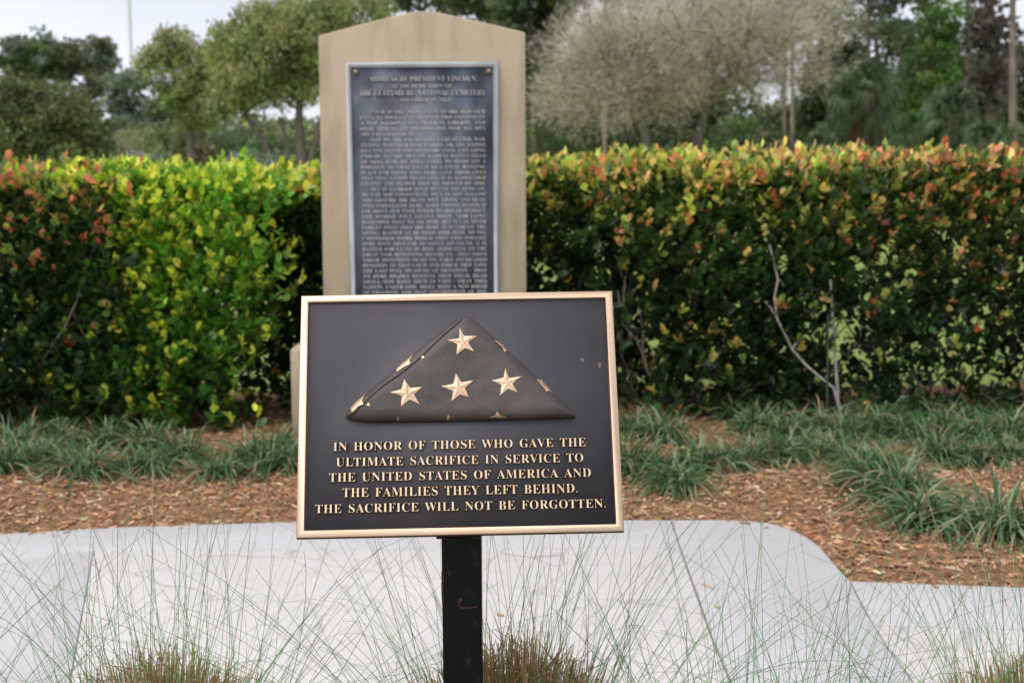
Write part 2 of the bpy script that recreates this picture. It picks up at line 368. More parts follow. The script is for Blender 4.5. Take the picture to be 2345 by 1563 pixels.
for bx, bz in ((-.362, 2.01), (.361, 2.01), (-.362, .65), (.361, .65)):
    a = Acc(); n = 14
    for k, (rr, yy) in enumerate(((.015, -.016), (.014, -.022), (.008, -.028), (.002, -.030))):
        t = np.arange(n) / n * 2 * math.pi; a.V.append(np.stack([bx + rr * np.cos(t), 0 * t + yy, bz + rr * np.sin(t)], 1)); a.C.append(np.ones((n, 3))); a.n += n
    j = np.arange(n)
    for k in range(3): a.P.append(np.stack([k * n + j, k * n + (j + 1) % n, k * n + n + (j + 1) % n, k * n + n + j], 1))
    a.out('bolt', M_BOLT, tab, smooth=True)
def zx(zx_, zy):   # reading of the tablet at its own plane
    p = at(700 + zx_ / 2.3683, 20 + zy / 2.3683, MY); return p[0] + .478, p[2] + .03
HEAD = [('ADDRESS BY PRESIDENT LINCOLN', 345, 922, 396, .0262), ('AT THE DEDICATION OF', 467, 793, 431, .0205), ('THE GETTYSBURG NATIONAL CEMETERY', 293, 975, 473, .0285), ('NOVEMBER 19, 1863.', 513, 790, 506, .0205)]
BODY = '''>FOUR SCORE AND SEVEN YEARS AGO OUR
FATHERS BROUGHT FORTH ON THIS CONTINENT,
A NEW NATION, CONCEIVED IN LIBERTY, AND
DEDICATED TO THE PROPOSITION THAT ALL MEN
ARE CREATED EQUAL.
>NOW WE ARE ENGAGED IN A GREAT CIVIL WAR,
TESTING WHETHER THAT NATION, OR ANY NATION
SO CONCEIVED AND SO DEDICATED, CAN LONG
ENDURE. WE ARE MET ON A GREAT BATTLE FIELD
OF THAT WAR. WE HAVE COME TO DEDICATE A
PORTION OF THAT FIELD AS A FINAL RESTING
PLACE FOR THOSE WHO HERE GAVE THEIR LIVES
THAT THAT NATION MIGHT LIVE. IT IS ALTOGETHER
FITTING AND PROPER THAT WE SHOULD DO THIS.
>BUT IN A LARGER SENSE WE CAN NOT DEDICATE,
WE CAN NOT CONSECRATE, WE CAN NOT HALLOW
THIS GROUND. THE BRAVE MEN, LIVING AND DEAD,
WHO STRUGGLED HERE, HAVE CONSECRATED IT
FAR ABOVE OUR POOR POWER TO ADD OR DETRACT.
THE WORLD WILL LITTLE NOTE, NOR LONG
REMEMBER, WHAT WE SAY HERE, BUT IT CAN NEVER
FORGET WHAT THEY DID HERE. IT IS FOR US, THE
LIVING, RATHER TO BE DEDICATED HERE TO THE
UNFINISHED WORK WHICH THEY WHO FOUGHT
HERE HAVE THUS FAR SO NOBLY ADVANCED. IT IS
RATHER FOR US TO BE HERE DEDICATED TO THE
GREAT TASK REMAINING BEFORE US - THAT FROM
THESE HONORED DEAD WE TAKE INCREASED
DEVOTION TO THAT CAUSE FOR WHICH THEY GAVE
THE LAST FULL MEASURE OF DEVOTION - THAT
WE HERE HIGHLY RESOLVE THAT THESE DEAD
SHALL NOT HAVE DIED IN VAIN - THAT THIS
NATION, UNDER GOD, SHALL HAVE A NEW BIRTH
OF FREEDOM, AND THAT GOVERNMENT OF THE
PEOPLE BY THE PEOPLE, FOR THE PEOPLE, SHALL
NOT PERISH FROM THE EARTH.'''.split('\n')
lines = []
for t, xa, xb, yb, cap in HEAD:
    (x0, zb), (x1, _) = zx(xa, yb), zx(xb, yb); lines.append((t, x0, x1, zb, cap))
xl, z0 = zx(296, 571); xr, _ = zx(975, 571)
for i, t in enumerate(BODY):
    x0, x1 = xl, xr
    if t[0] == '>': t = t[1:]; x0 = xl + .055
    elif i == 4: x1 = xl + .30
    elif i == 35: x1 = xl + .45
    lines.append((t, x0, x1, z0 - i * .02985, .0192))
lettering('lettering', lines, -.0175, [M_TLET, M_TLET], tab, .06, 0, -.012, 1.03, 1.3)

# ---------------------------------------------------------------- bronze sign on black post
PC = np.array([-.10235386, 2.80335506, 1.0505014]); TILT, YAW, PR = R(26.18348), R(1.549484), R(-.46034665)
sign = empty('memorial_sign', (-.1005, 2.84, -.04), 'bronze memorial plaque with folded flag and raised words, tilted on a black square post', 'sign')
SL = np.array(sign.location)
a = Acc(); box(a, (-.0385, -.0385, 0), (.0385, .0385, 1.045)); post = a.out('post', M_POST, sign); bevel(post, .004, 3)
# rusty scratch and paint scabs on the front of the post
def patch(name, pts, y, mat, parent):
    n = len(pts); return build(name, [(x, y, z) for x, z in pts], [[tuple(range(n))]], mat, parent)
def pl(px, py): p = at(px, py, 2.8015) - SL; return (p[0], p[2])
a = Acc()
for pts in ([(1048, 1372), (1056, 1366), (1060, 1372), (1054, 1380), (1052, 1386), (1062, 1389), (1080, 1388), (1095, 1386), (1095, 1390), (1078, 1392), (1056, 1393), (1047, 1386)],
            [(1011, 1308), (1016, 1310), (1017, 1330), (1015, 1352), (1017, 1372), (1012, 1385), (1010.5, 1350)]):
    p = [pl(*q) for q in pts]; p = p[::-1]
    a.add([(x, -.0389, z) for x, z in p], [[tuple(range(len(p)))]])
a.out('rust_scar', M_RUST, post)
RX = Matrix.Rotation(-TILT, 4, 'X'); RZ = Matrix.Rotation(YAW, 4, 'Z'); RY = Matrix.Rotation(PR, 4, 'Y')
PM = RZ @ RX @ RY
pq = Acc(); hw, hh = .305, .23945
box(pq, (-hw + .002, .0005, -hh + .002), (hw - .002, .0125, hh - .002)); plaque = pq.out('plaque', M_PAINT, sign)
plaque.matrix_local = Matrix.Translation(PC - SL) @ PM
bw = .0145
# the raised border: outer side, polished face, dark inner bevel
V = []
for yy, ins in ((.0125, 0), (-.0035, 0), (-.0042, .0008), (-.0042, bw - .0012), (-.0038, bw - .0008), (.0005, bw + .0012)):
    V += [(-hw + ins, yy, -hh + ins * .95), (hw - ins, yy, -hh + ins * .95), (hw - ins, yy, hh - ins * .95), (-hw + ins, yy, hh - ins * .95)]
q = []; mi = []
for k, mm in ((0, 1), (1, 0), (2, 0), (3, 0), (4, 1)):
    for i in range(4): q.append((k * 4 + i, k * 4 + (i + 1) % 4, k * 4 + 4 + (i + 1) % 4, k * 4 + 4 + i)); mi.append(mm)
build('border', V, [q], [M_GOLD, M_SIDE], plaque, midx=mi)
a = Acc(); box(a, (-.046, .0127, -.2425), (.036, .019, .10)); br = a.out('mounting_bracket', M_POST, sign); br.matrix_local = Matrix.Translation(PC - SL) @ PM
lettering('lettering', [
    ('IN HONOR OF THOSE WHO GAVE THE', -.239, .2405, -.0747, .0166), ('ULTIMATE SACRIFICE IN SERVICE TO', -.2332, .2345, -.105, .0166),
    ('THE UNITED STATES OF AMERICA AND', -.2461, .2476, -.1344, .0168), ('THE FAMILIES THEY LEFT BEHIND.', -.2206, .221, -.1643, .0172),
    ('THE SACRIFICE WILL NOT BE FORGOTTEN.', -.271, .2728, -.1938, .0165)], .0002, [M_LETTER, M_SIDE], plaque, .07, .024, -.0125, 1.07, 1.5)

OUTL = [(-.2152, -.0081), (-.2135, -.002), (-.2074, .0074), (-.19, .0265), (-.1484, .06), (-.1177, .0876), (-.0869, .1144), (-.0444, .1497), (-.0115, .1758), (.0001, .1865), (.0149, .1903), (.0230, .1885), (.0310, .1838),
        (.0473, .1681), (.0729, .1424), (.0984, .1168), (.1269, .0882), (.1552, .0587), (.1833, .0288), (.2082, .0038), (.2200, -.0095), (.2228, -.0135), (.2226, -.0186), (.1623, -.0204), (.0661, -.0212), (-.03, -.0216), (-.113, -.021), (-.1737, -.0198), (-.1992, -.0167), (-.2105, -.0130)]
OA = np.array(OUTL)
def seg_d(p, poly):
    A = poly; B = np.roll(poly, -1, 0); d = np.full(len(p), 9.0)
    for a_, b_ in zip(A, B):
        ab = b_ - a_; t = np.clip(((p - a_) @ ab) / (ab @ ab), 0, 1); d = np.minimum(d, np.linalg.norm(p - (a_ + t[:, None] * ab), axis=1))
    return d
HM = .021
def fh(p):
    p = np.atleast_2d(np.asarray(p, float)); d = seg_d(p, OA)
    # the fold is thicker along its lower edge and the right edge rolls over
    r = .021 + .016 * np.clip((p[:, 1] + .02) / .2, 0, 1)
    h = .006 + (HM - .006) * np.sqrt(np.clip(1 - (1 - np.minimum(d / r, 1)) ** 2, 0, 1))
    P3 = np.stack([p[:, 0], p[:, 1], 0 * p[:, 0]], 1)
    return h + .0011 * wob(P3, 34, 1) * np.minimum(d / .02, 1) + .0006 * wob(P3, 90, 3) * np.minimum(d / .02, 1)
# resample outline
seg = np.linalg.norm(np.roll(OA, -1, 0) - OA, axis=1); cum = np.concatenate([[0], np.cumsum(seg)]); N = 260
tt = np.linspace(0, cum[-1], N, endpoint=False); cl = np.vstack([OA, OA[:1]])
OR = np.stack([np.interp(tt, cum, cl[:, 0]), np.interp(tt, cum, cl[:, 1])], 1)
cen = np.array([.005, .045]); rings = 1 - np.linspace(0, 1, 46) ** 1.5
V = [np.stack([OR[:, 0], np.full(N, .0004), OR[:, 1]], 1)]
for s in rings[:-1]:
    p = cen + (OR - cen) * s; V.append(np.stack([p[:, 0], -fh(p), p[:, 1]], 1))
V.append(np.array([[cen[0], -float(fh(cen)[0]), cen[1]]]))
nr = len(V) - 1; j = np.arange(N)
q = np.concatenate([np.stack([k * N + j, k * N + (j + 1) % N, k * N + N + (j + 1) % N, k * N + N + j], 1) for k in range(nr - 1)])
tri = np.stack([(nr - 1) * N + j, (nr - 1) * N + (j + 1) % N, np.full(N, nr * N)], 1)
flag = build('folded_flag', np.concatenate(V), [q[:, ::-1], tri[:, ::-1]], M_FLAG, plaque, smooth=True)
# the long tucked fold along the left edge
PO = np.array([(-.2120, -.0035), (-.2060, .0080), (-.19, .0265), (-.1484, .06), (-.1177, .0876), (-.0869, .1144), (-.0444, .1497), (-.0115, .1755), (.0040, .1872)])
PI = np.array([(-.2080, -.0100), (-.1990, -.0040), (-.1820, .0105), (-.1430, .0455), (-.1110, .0710), (-.0780, .0990), (-.0360, .1380), (-.0060, .1650), (.0085, .1830)])
ts = np.linspace(0, 8, 90); k0 = np.arange(9)
po = np.stack([np.interp(ts, k0, PO[:, i]) for i in (0, 1)], 1); pi_ = np.stack([np.interp(ts, k0, PI[:, i]) for i in (0, 1)], 1)
pi_ += np.stack([np.sin(ts * 1.7), -np.sin(ts * 1.7)], 1) * .0012
V = []; cs = [0, .04, .15, .35, .6, .85, .97, 1.0]
for s in cs:
    p = po + (pi_ - po) * s; h = fh(p) + .0022 - .0026 * (s < .02) - .0030 * (s > .99); V.append(np.stack([p[:, 0], -h, p[:, 1]], 1))
n = len(ts); i = (np.arange(len(cs) - 1)[:, None] * n + np.arange(n - 1)[None]).ravel()
build('flag_fold', np.concatenate(V), [np.stack([i, i + 1, i + n + 1, i + n], 1)], M_FLAG, flag, smooth=True)
STARS = [
    ([(.0037, .1627), (.0119, .1452), (.039, .1447), (.0199, .1313), (.0325, .1111), (.0138, .1194), (-.0033, .1053), (-.0013, .1282), (-.0217, .1372), (.0027, .1402)], 1),
    ([(-.1039, .0602), (-.092, .0421), (-.0679, .0437), (-.0847, .0285), (-.0729, .0075), (-.0928, .0186), (-.1104, .0032), (-.1082, .0256), (-.1316, .0338), (-.1091, .0391)], 1),
    ([(-.0047, .0702), (.0057, .0514), (.0309, .0553), (.0126, .0395), (.0203, .0198), (.0034, .0262), (-.0142, .0124), (-.0107, .0332), (-.0341, .0437), (-.0099, .0483)], 1),
    ([(.0903, .0786), (.0969, .0581), (.1222, .0611), (.1031, .0462), (.1139, .0268), (.0948, .0362), (.0783, .0214), (.082, .0442), (.0629, .0537), (.0863, .059)], 1),
    ([(-.0846, .1143), (-.0935, .0984), (-.0909, .0922), (-.0951, .0882), (-.1081, .0823), (-.1178, .074), (-.12, .0809), (-.1064, .0959), (-.0967, .1019)], 2),
    ([(-.0724, .1049), (-.0668, .1071), (-.0643, .1013), (-.0692, .1)], 0),
    ([(-.1772, .0346), (-.1841, .019), (-.1802, .0102), (-.1914, .0065), (-.2025, -.006), (-.2074, .0051), (-.1947, .0192), (-.1851, .0264)], 2),
    ([(-.1764, .0095), (-.17, .0137), (-.168, .0053)], 0),
    ([(.0705, .1386), (.0777, .1364), (.0863, .1294), (.0958, .1168), (.0901, .1111), (.0871, .1215)], 0),
    ([(.1497, .0572), (.159, .0563), (.1709, .0425), (.1833, .0288), (.1738, .033), (.1688, .0298), (.1652, .0366)], 0),
    ([(-.1156, -.0143), (-.113, -.0197), (-.1181, -.0196)], 0), ([(-.0202, -.0119), (-.0165, -.0196), (-.0248, -.0201)], 0),
    ([(.0728, -.008), (.079, -.0154), (.0912, -.0183), (.0572, -.0183), (.0688, -.0152)], 0)]
for pts, kind in STARS:
    P = np.array(pts); c = P.mean(0); K = 8; n = len(P)
    V = []; F3 = []; F4 = []
    for k in range(K + 1):
        s = 1 - k / K
        # perimeter points, each edge split in 4
        pp = np.concatenate([P + (np.roll(P, -1, 0) - P) * t for t in np.arange(4) / 4]).reshape(4, n, 2).transpose(1, 0, 2).reshape(-1, 2)
        p = c + (pp - c) * s
        lift = .0011 + (.0010 * (1 - s) if kind == 1 else .0005 * (1 - s)) + (.0030 if kind == 2 else 0)
        ridge = np.zeros(4 * n)
        if kind == 1: ridge[::8] = .0005; ridge[4::8] = -.0003; ridge[1::8] = ridge[7::8] = .0003
        V.append(np.stack([p[:, 0], -(fh(p) + lift + ridge * min(1, 3 * (1 - s)) * (s > .05)), p[:, 1]], 1))
    V.insert(0, V[0] + np.array([0, .0042 if kind == 2 else .0022, 0]))
    m4 = 4 * n; j = np.arange(m4)
    for k in range(K + 1): F4.append(np.stack([k * m4 + j, k * m4 + (j + 1) % m4, k * m4 + m4 + (j + 1) % m4, k * m4 + m4 + j], 1))
    a = np.array(pts); area = np.sum(a[:, 0] * np.roll(a[:, 1], -1) - np.roll(a[:, 0], -1) * a[:, 1])
    F4 = np.concatenate(F4); F4 = F4 if area > 0 else F4[:, ::-1]
    build('star', np.concatenate(V), [F4], M_STAR, flag)
a = Acc()
for cx, cz, w, h, sd in ((.2406, .0998, .0034, .005, 1), (.274, .0882, .0026, .007, 2)):
    t = np.linspace(0, 2 * math.pi, 16, endpoint=False); r = 1 + .35 * np.sin(3 * t + sd) * np.cos(5 * t)
    a = Acc(); a.add(np.stack([cx + w * r * np.cos(t) + .3 * h * np.sin(t) * (1 if sd == 1 else 0) * -.8, 0 * t + .0001, cz + h * r * np.sin(t)], 1), [[tuple(range(16))]]); a.out('paint_chip', M_BARE, plaque)

# ---------------------------------------------------------------- clipped hedges
def pick(cols, n, jit=.18):
    cols = np.asarray(cols); c = cols[rng.integers(0, len(cols), n)]
    return np.clip(c * (1 + rng.normal(0, jit, (n, 1))) * (1 + rng.normal(0, .06, (n, 3))), .004, .9)
def ss(a_, b_, x): t = np.clip((x - a_) / (b_ - a_), 0, 1); return t * t * (3 - 2 * t)

def hedge(label, x0, x1, yf, yb, zt, n, tips, olds, young_lo, young_hi, gap=.0, seed=1, group='clipped hedge shrubs around the monument', pokes=30, low=.47, scat=.07, holes=(), grn=.18):
    root = empty('hedge', ((x0 + x1) / 2, (yf + yb) / 2, -.03), label, 'hedge', group); O = np.array(root.location)
    k = rng.random(n); p = np.zeros((n, 3)); d = np.zeros((n, 3))
    p[:, 0] = rng.uniform(x0, x1, n); p[:, 1] = rng.uniform(yf, yb, n); p[:, 2] = rng.uniform(.05, zt, n)
    bmp = lambda P: .09 * wob(P, 2.7, seed) + .05 * wob(P, 7.3, seed + 3)
    fr_ = k < .43; tp = (k >= .43) & (k < .63); bk = (k >= .63) & (k < .77); e0 = (k >= .77) & (k < .79); e1 = (k >= .79) & (k < .81); inn = k >= .81
    B = bmp(np.where(fr_[:, None], p * [1, 0, 1], p)); ex = np.abs(rng.normal(0, .05, n))
    rnd = np.clip(p[:, 2] - (zt - .16), 0, 1) ** 2 * 3.0
    p[fr_, 1] = (yf + B + ex + rnd)[fr_]; d[fr_] = [0, -1, .55]
    p[tp, 2] = (zt + .75 * bmp(p) - ex * .8 - np.clip(yf + .12 - p[:, 1], 0, 1) ** 2 * 4)[tp]; d[tp] = [0, -.15, 1]
    p[bk, 1] = (yb - ex)[bk]; d[bk] = [0, 1, .5]
    p[e0, 0] = (x0 + ex)[e0]; d[e0] = [-1, -.2, .5]; p[e1, 0] = (x1 - ex)[e1]; d[e1] = [1, -.2, .5]
    d[inn] = [0, -.4, .6]; p[inn | bk, 2] = (zt * rng.random(n) ** 1.35)[inn | bk]
    en = (p[:, 0] < x0 + .3) | (p[:, 0] > x1 - .3); p[en, 0] += rng.normal(0, .13, n)[en]
    keep = rng.random(n) < low + (1 - low) * ss(.02, .45, p[:, 2])
    if gap: keep &= ~((wob(p * [1, .35, 1], 4.2, seed + 7) > 1 - gap) & (p[:, 2] < .95))
    for hx, hz, hr, hv in holes:
        keep &= ((p[:, 0] + .12 * wob(p, 9, 3) * hr / .2 - hx) / hr) ** 2 + ((p[:, 2] - hz) / hv) ** 2 > rng.uniform(.5, 1.3, n)
    keep &= rng.random(n) < np.where(fr_, .66 + .34 * ss(.75, 1.15, p[:, 2]), 1)
    p, d, tp = p[keep], d[keep], tp[keep]; n = len(p)
    # a few long shoots above the clipped top
    q = np.stack([rng.uniform(x0, x1, pokes), rng.uniform(yf + .05, yf + .45, pokes), zt + np.minimum(rng.gamma(1.4, .035, pokes), .085) - .025], 1)
    p = np.vstack([p, q]); d = np.vstack([d, np.tile([0, 0, 1.0], (pokes, 1))]); n = len(p)
    d = norm(d + rng.normal(0, .36, (n, 3)) + [0, 0, .45])
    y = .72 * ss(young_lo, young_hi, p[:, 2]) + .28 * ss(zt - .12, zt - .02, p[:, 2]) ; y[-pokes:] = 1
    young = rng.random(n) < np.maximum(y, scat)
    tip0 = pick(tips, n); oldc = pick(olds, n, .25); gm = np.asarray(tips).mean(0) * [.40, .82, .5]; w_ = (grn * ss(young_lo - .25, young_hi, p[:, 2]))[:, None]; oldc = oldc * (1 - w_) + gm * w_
    acc = Acc(); Nl = 7; fr0 = frames(d)
    for i in range(Nl):
        s = i / (Nl - 1); az = i * 2.4 + rng.uniform(0, .6, n); tilt = R(64) - R(48) * s + rng.normal(0, .16, n)
        ld = fr0[:, :, 0] * (np.cos(az) * np.sin(tilt))[:, None] + fr0[:, :, 2] * (np.sin(az) * np.sin(tilt))[:, None] + d * np.cos(tilt)[:, None]
        pos = p + d * (s * .115 - .06)
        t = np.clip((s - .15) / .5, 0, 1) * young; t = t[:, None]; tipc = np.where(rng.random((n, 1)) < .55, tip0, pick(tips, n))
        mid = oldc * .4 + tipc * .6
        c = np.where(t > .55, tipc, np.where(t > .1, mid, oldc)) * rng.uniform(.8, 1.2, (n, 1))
        ln = (.069 - .016 * s) * rng.uniform(.75, 1.3, n)
        sel = rng.random(n) < .93
        scl = np.stack([ln * rng.uniform(.80, 1.15, n), ln, ln], 1)
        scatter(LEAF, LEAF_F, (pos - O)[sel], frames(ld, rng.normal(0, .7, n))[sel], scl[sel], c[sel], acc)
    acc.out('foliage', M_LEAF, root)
    st = Acc(); W_ = x1 - x0
    for i in range(int(W_ * 9)):
        bx = rng.uniform(x0 + .05, x1 - .05); by = rng.uniform(yf + .12, yb - .1); hgt = rng.uniform(.5, 1.2)
        m_ = 9; s = np.linspace(0, 1, m_); w = np.cumsum(rng.normal(0, .035, (m_, 2)), 0); lean = rng.normal(0, .22, 2)
        pts = np.stack([bx + w[:, 0] + lean[0] * s, by + w[:, 1] + lean[1] * s * .5, s * hgt], 1); pts[0, 2] = -.02
        tube(st, pts - [O[0], O[1], O[2]], (1 - .65 * s) * rng.uniform(.006, .013), 5)
        for b in range(3):
            a0 = pts[rng.integers(2, m_ - 1)]; e = a0 + np.array([rng.normal(0, .16), rng.normal(0, .1), rng.uniform(.1, .35)]); mm = (a0 + e) / 2 + rng.normal(0, .02, 3)
            tube(st, np.array([a0, mm, e]) - O, [.006, .005, .003], 4)
    st.out('stems', M_DARKSTEM, root)
    return root
OLD = [(.018, .045, .014), (.025, .062, .018), (.035, .08, .024), (.014, .034, .012), (.045, .085, .03)]
OLDLIME = [(0.042, 0.120, 0.022), (0.060, 0.168, 0.024), (0.030, 0.084, 0.018), (0.078, 0.216, 0.030), (0.024, 0.060, 0.017)]
RED = [(0.723, 0.235, 0.125), (0.639, 0.180, 0.098), (0.806, 0.361, 0.166), (0.472, 0.416, 0.098), (0.222, 0.361, 0.084), (0.140, 0.251, 0.056), (0.278, 0.389, 0.084), (0.111, 0.195, 0.050), (0.472, 0.639, 0.084), (0.334, 0.529, 0.069), (0.152, 0.253, 0.051), (0.089, 0.164, 0.037)]
LIME = [(0.637, 0.755, 0.071), (0.543, 0.684, 0.065), (0.732, 0.814, 0.094), (0.354, 0.543, 0.053), (0.224, 0.413, 0.047), (0.755, 0.755, 0.118), (0.153, 0.319, 0.041)]
YELGR = [(0.632, 0.688, 0.083), (0.385, 0.550, 0.068), (0.770, 0.632, 0.110), (0.248, 0.385, 0.068), (0.715, 0.468, 0.123)]
ORANGE = [(0.850, 0.461, 0.169), (0.850, 0.339, 0.138), (0.768, 0.646, 0.138), (0.850, 0.584, 0.216), (0.461, 0.553, 0.108), (0.278, 0.400, 0.076), (0.846, 0.676, 0.185), (0.584, 0.707, 0.123), (0.216, 0.339, 0.068), (0.164, 0.273, 0.055), (0.095, 0.178, 0.041)]
ORRED = [(0.799, 0.325, 0.148), (0.680, 0.207, 0.103), (0.828, 0.503, 0.177), (0.444, 0.473, 0.103), (0.222, 0.325, 0.074), (0.620, 0.532, 0.148), (0.161, 0.269, 0.054), (0.094, 0.175, 0.040)]
hedge('red-tipped hedge shrub at the far left end of the hedge, beside the lime green shrub', -4.3, -2.22, 8.12, 9.05, 1.405, 4500, RED, OLD, .75, 1.5, 0, 1, pokes=60, scat=.10)
hedge('bright lime green hedge shrub, left of the monument', -2.50, -1.46, 8.2, 9.1, 1.405, 2900, LIME, OLDLIME, .40, 1.18, .0, 2, pokes=22, scat=.26, low=.45, grn=.6, holes=[(-1.42, .24, .17, .2)])
hedge('yellow-green hedge shrub set back in the corner, close against the left side of the monument', -1.52, -.9, 8.9, 9.6, 1.37, 1500, YELGR, OLD, 1.12, 1.37, .25, 3, pokes=10, grn=.12)
hedge('dark hedge shrub directly behind the monument', -.95, .05, 9.05, 9.65, 1.40, 1350, YELGR, OLD, 1.0, 1.35, .2, 4, pokes=6)
hedge('hedge shrub with yellow-orange tips set back, close against the right side of the monument', 0.0, .80, 8.95, 9.6, 1.42, 1550, YELGR + ORANGE, OLD, 1.0, 1.32, .5, 5, pokes=12, low=.3)
hedge('orange-tipped hedge shrub with a bare crooked branch, right of the bronze plaque', .66, 1.95, 8.45, 9.35, 1.45, 3100, ORANGE, OLD, .72, 1.5, .15, 6, pokes=70, scat=.12, holes=[(.74, .42, .10, .32), (1.93, .40, .15, .26), (1.55, 1.0, .06, .12)])
hedge('rusty red-tipped hedge shrub at the far right end of the hedge', 1.88, 4.4, 8.4, 9.3, 1.455, 4600, ORRED, OLD, .68, 1.52, .18, 7, pokes=85, scat=.12, holes=[(1.95, .40, .15, .26), (1.99, .9, .05, .18), (2.5, .22, .2, .13), (2.9, .3, .12, .22)])

def bare(name, pix, Y, r0, r1, mat, label, cat):
    pts = np.array([at(px, py, Y) for px, py in pix]); base = pts[-1].copy(); base[2] = -.03
    o = empty(name, base, label, cat); return o, pts, base
# crooked pale branch and stakes at the hedge
br_px = [(1762, 560), (1772, 600), (1782, 640), (1774, 680), (1780, 730), (1800, 770), (1815, 800), (1845, 835), (1880, 865), (1910, 888), (1935, 935)]
P = np.array([at(x, y, 8.35) for x, y in br_px]); P[:, 1] += np.linspace(.0, .02, len(P)); P[-1, 2] = -.02
a = Acc(); tube(a, P - P[-1], np.linspace(.004, .0085, len(P)), 7)
for k, e in ((2, (1795, 655)), (4, (1752, 690)), (6, (1835, 780))):
    q = at(*e, 8.39); tube(a, np.array([P[k], (P[k] + q) / 2 + [0, .01, .01], q]) - P[-1], [.005, .004, .003], 5)
o = a.out('bare_branch', M_STEM, None, True); o.location = P[-1]; tag(o, 'crooked pale bare branch rising from the foot of the orange-tipped hedge shrub', 'branch')
P = np.array([at(1902, 640, 8.36), at(1908, 740, 8.37), at(1915, 850, 8.38), at(1924, 960, 8.4)]); P[-1, 2] = -.02
a = Acc(); tube(a, P - P[-1], [.0065, .008, .009, .010], 8); o = a.out('wooden_stake', M_STEM, None, True); o.location = P[-1]
tag(o, 'weathered pale wooden stake standing upright at the hedge, right of the crooked bare branch', 'stake')
P = np.array([at(1897, 720, 8.33), at(1894, 935, 8.33)]); P[-1, 2] = -.02
a = Acc(); tube(a, P - P[-1], [.006, .006], 6); o = a.out('metal_stake', M_STAKE, None, True); o.location = P[-1]
tag(o, 'thin dark green metal stake just left of the pale wooden stake', 'stake')

# ---------------------------------------------------------------- border grass clumps (liriope)
BL = 6
def blade_template():
    V = []; 
    for i in range(BL): V += [(-.5, i, 0), (.5, i, 0)]
    return V
def lily_mesh(seed, n):
    r = np.random.default_rng(seed); acc = Acc()
    s = np.linspace(0, 1, BL)
    for i in range(n):
        az = r.uniform(0, 2 * math.pi); ln = r.uniform(.22, .40); out = r.uniform(.25, 1.1); w = r.uniform(.0045, .0078)
        b = r.normal(0, .035, 2); dx, dy = math.cos(az), math.sin(az)
        rad = ln * (.12 + out * .80) * s ** 1.1; z = ln * (.95 - .30 * out) * s - ln * (.25 + out * .62) * s ** 2.0
        p = np.stack([b[0] + dx * rad, b[1] + dy * rad, np.maximum(z, .0) + .0], 1)
        side = np.array([-dy, dx, .25 * r.normal()]); side /= np.linalg.norm(side)
        wd = w * np.array([.8, 1, 1, .9, .65, .12])
        V = np.stack([p - side * wd[:, None] / 2, p + side * wd[:, None] / 2], 1)
        V[:, :, 2] += 0
        k = np.arange(BL - 1) * 2; F = np.stack([k, k + 1, k + 3, k + 2], 1)
        g = np.array([(.05, .12, .04), (.085, .18, .07), (.035, .085, .028), (.15, .25, .11), (.27, .35, .21)][r.integers(0, 5)]) * r.uniform(.8, 1.25)
        c = np.repeat(g[None], BL * 2, 0)
        u = r.random()
        if u < .13: c[-4:] = (.46, .36, .21)
        if u > .965: c[:] = (.36, .26, .15)
        acc.add(V.reshape(-1, 3), [F], c)
    return acc
protos = []
LFRONT = [(20, 1082), (95, 1060), (190, 1092), (340, 1078), (415, 1058), (500, 1088), (575, 1062), (655, 1075)]
LBACK = [(45, 1035), (140, 1025), (235, 1030), (345, 1034), (655, 1038)]
RFRONT = [(1440, 1075), (1500, 1085), (1545, 1120), (1600, 1080), (1665, 1070), (1735, 1062), (1800, 1058), (1865, 1052), (1930, 1050), (2000, 1072)]
RBACK = [(1450, 1000), (1520, 1015), (1730, 990), (1800, 1000), (1870, 990), (1945, 1005), (2020, 1000), (2095, 1012), (2170, 1005), (2245, 1015), (2320, 1008)]
RREAR = [(1700, 960), (1990, 965), (2080, 962), (2160, 968), (2240, 962), (2320, 966), (1780, 955)]
RMID = [(2150, 1060), (2225, 1065), (2300, 1060)]
RUN = [(2010, 1110), (2060, 1135), (2110, 1195), (2280, 1215)]
ORD = ['first', 'second', 'third', 'fourth', 'fifth', 'sixth', 'seventh', 'eighth', 'ninth', 'tenth', 'eleventh', 'twelfth']
def lily(px, py, label, group, sc=1.0):
    g = gnd(px, py, 0.0); x, y = g[0], g[1]; z = float(mulch_z(np.array(x), np.array(y)))
    k = rng.integers(0, 6)
    while len(protos) < 6:
        protos.append(lily_mesh(100 + len(protos), 200).out('lilyturf_plant', M_BLADE))
        protos[-1]['used'] = 0
    o = protos[k]
    if o.get('used'): o = o.copy(); COL.objects.link(o)
    o['used'] = 1
    o.location = (x, y, z - .005); o.rotation_euler = (0, 0, rng.uniform(0, 6.28)); s = sc * rng.uniform(.9, 1.15); o.scale = (s * 1.12, s * 1.12, s * rng.uniform(.9, 1.2))
    tag(o, label, 'grass clump', group)
GL = 'strappy green grass clumps along the mulch'
def rank(pts, fmt, sc=1.0):
    for i, (x, y) in enumerate(sorted(pts)): lily(x, y, fmt % ORD[i], GL, sc)
rank(LFRONT, '%s strappy grass clump from the left in the front row left of the plaque')
rank(LBACK, '%s strappy grass clump from the left in the back row under the left hedge')
rank(RFRONT, '%s strappy grass clump from the plaque in the front row right of the plaque')
rank(RBACK, '%s strappy grass clump from the plaque in the middle row right of the plaque')
rank(RREAR, '%s strappy grass clump from the plaque in the rear row under the right hedge')
rank(RMID, '%s strappy grass clump from the left behind the two nearest clumps at the right')
lily(2010, 1105, 'strappy grass clump at the back of the line running forward to the pavement', GL, 1.15)
lily(2065, 1140, 'strappy grass clump just behind the largest clump near the pavement corner', GL, 1.2)
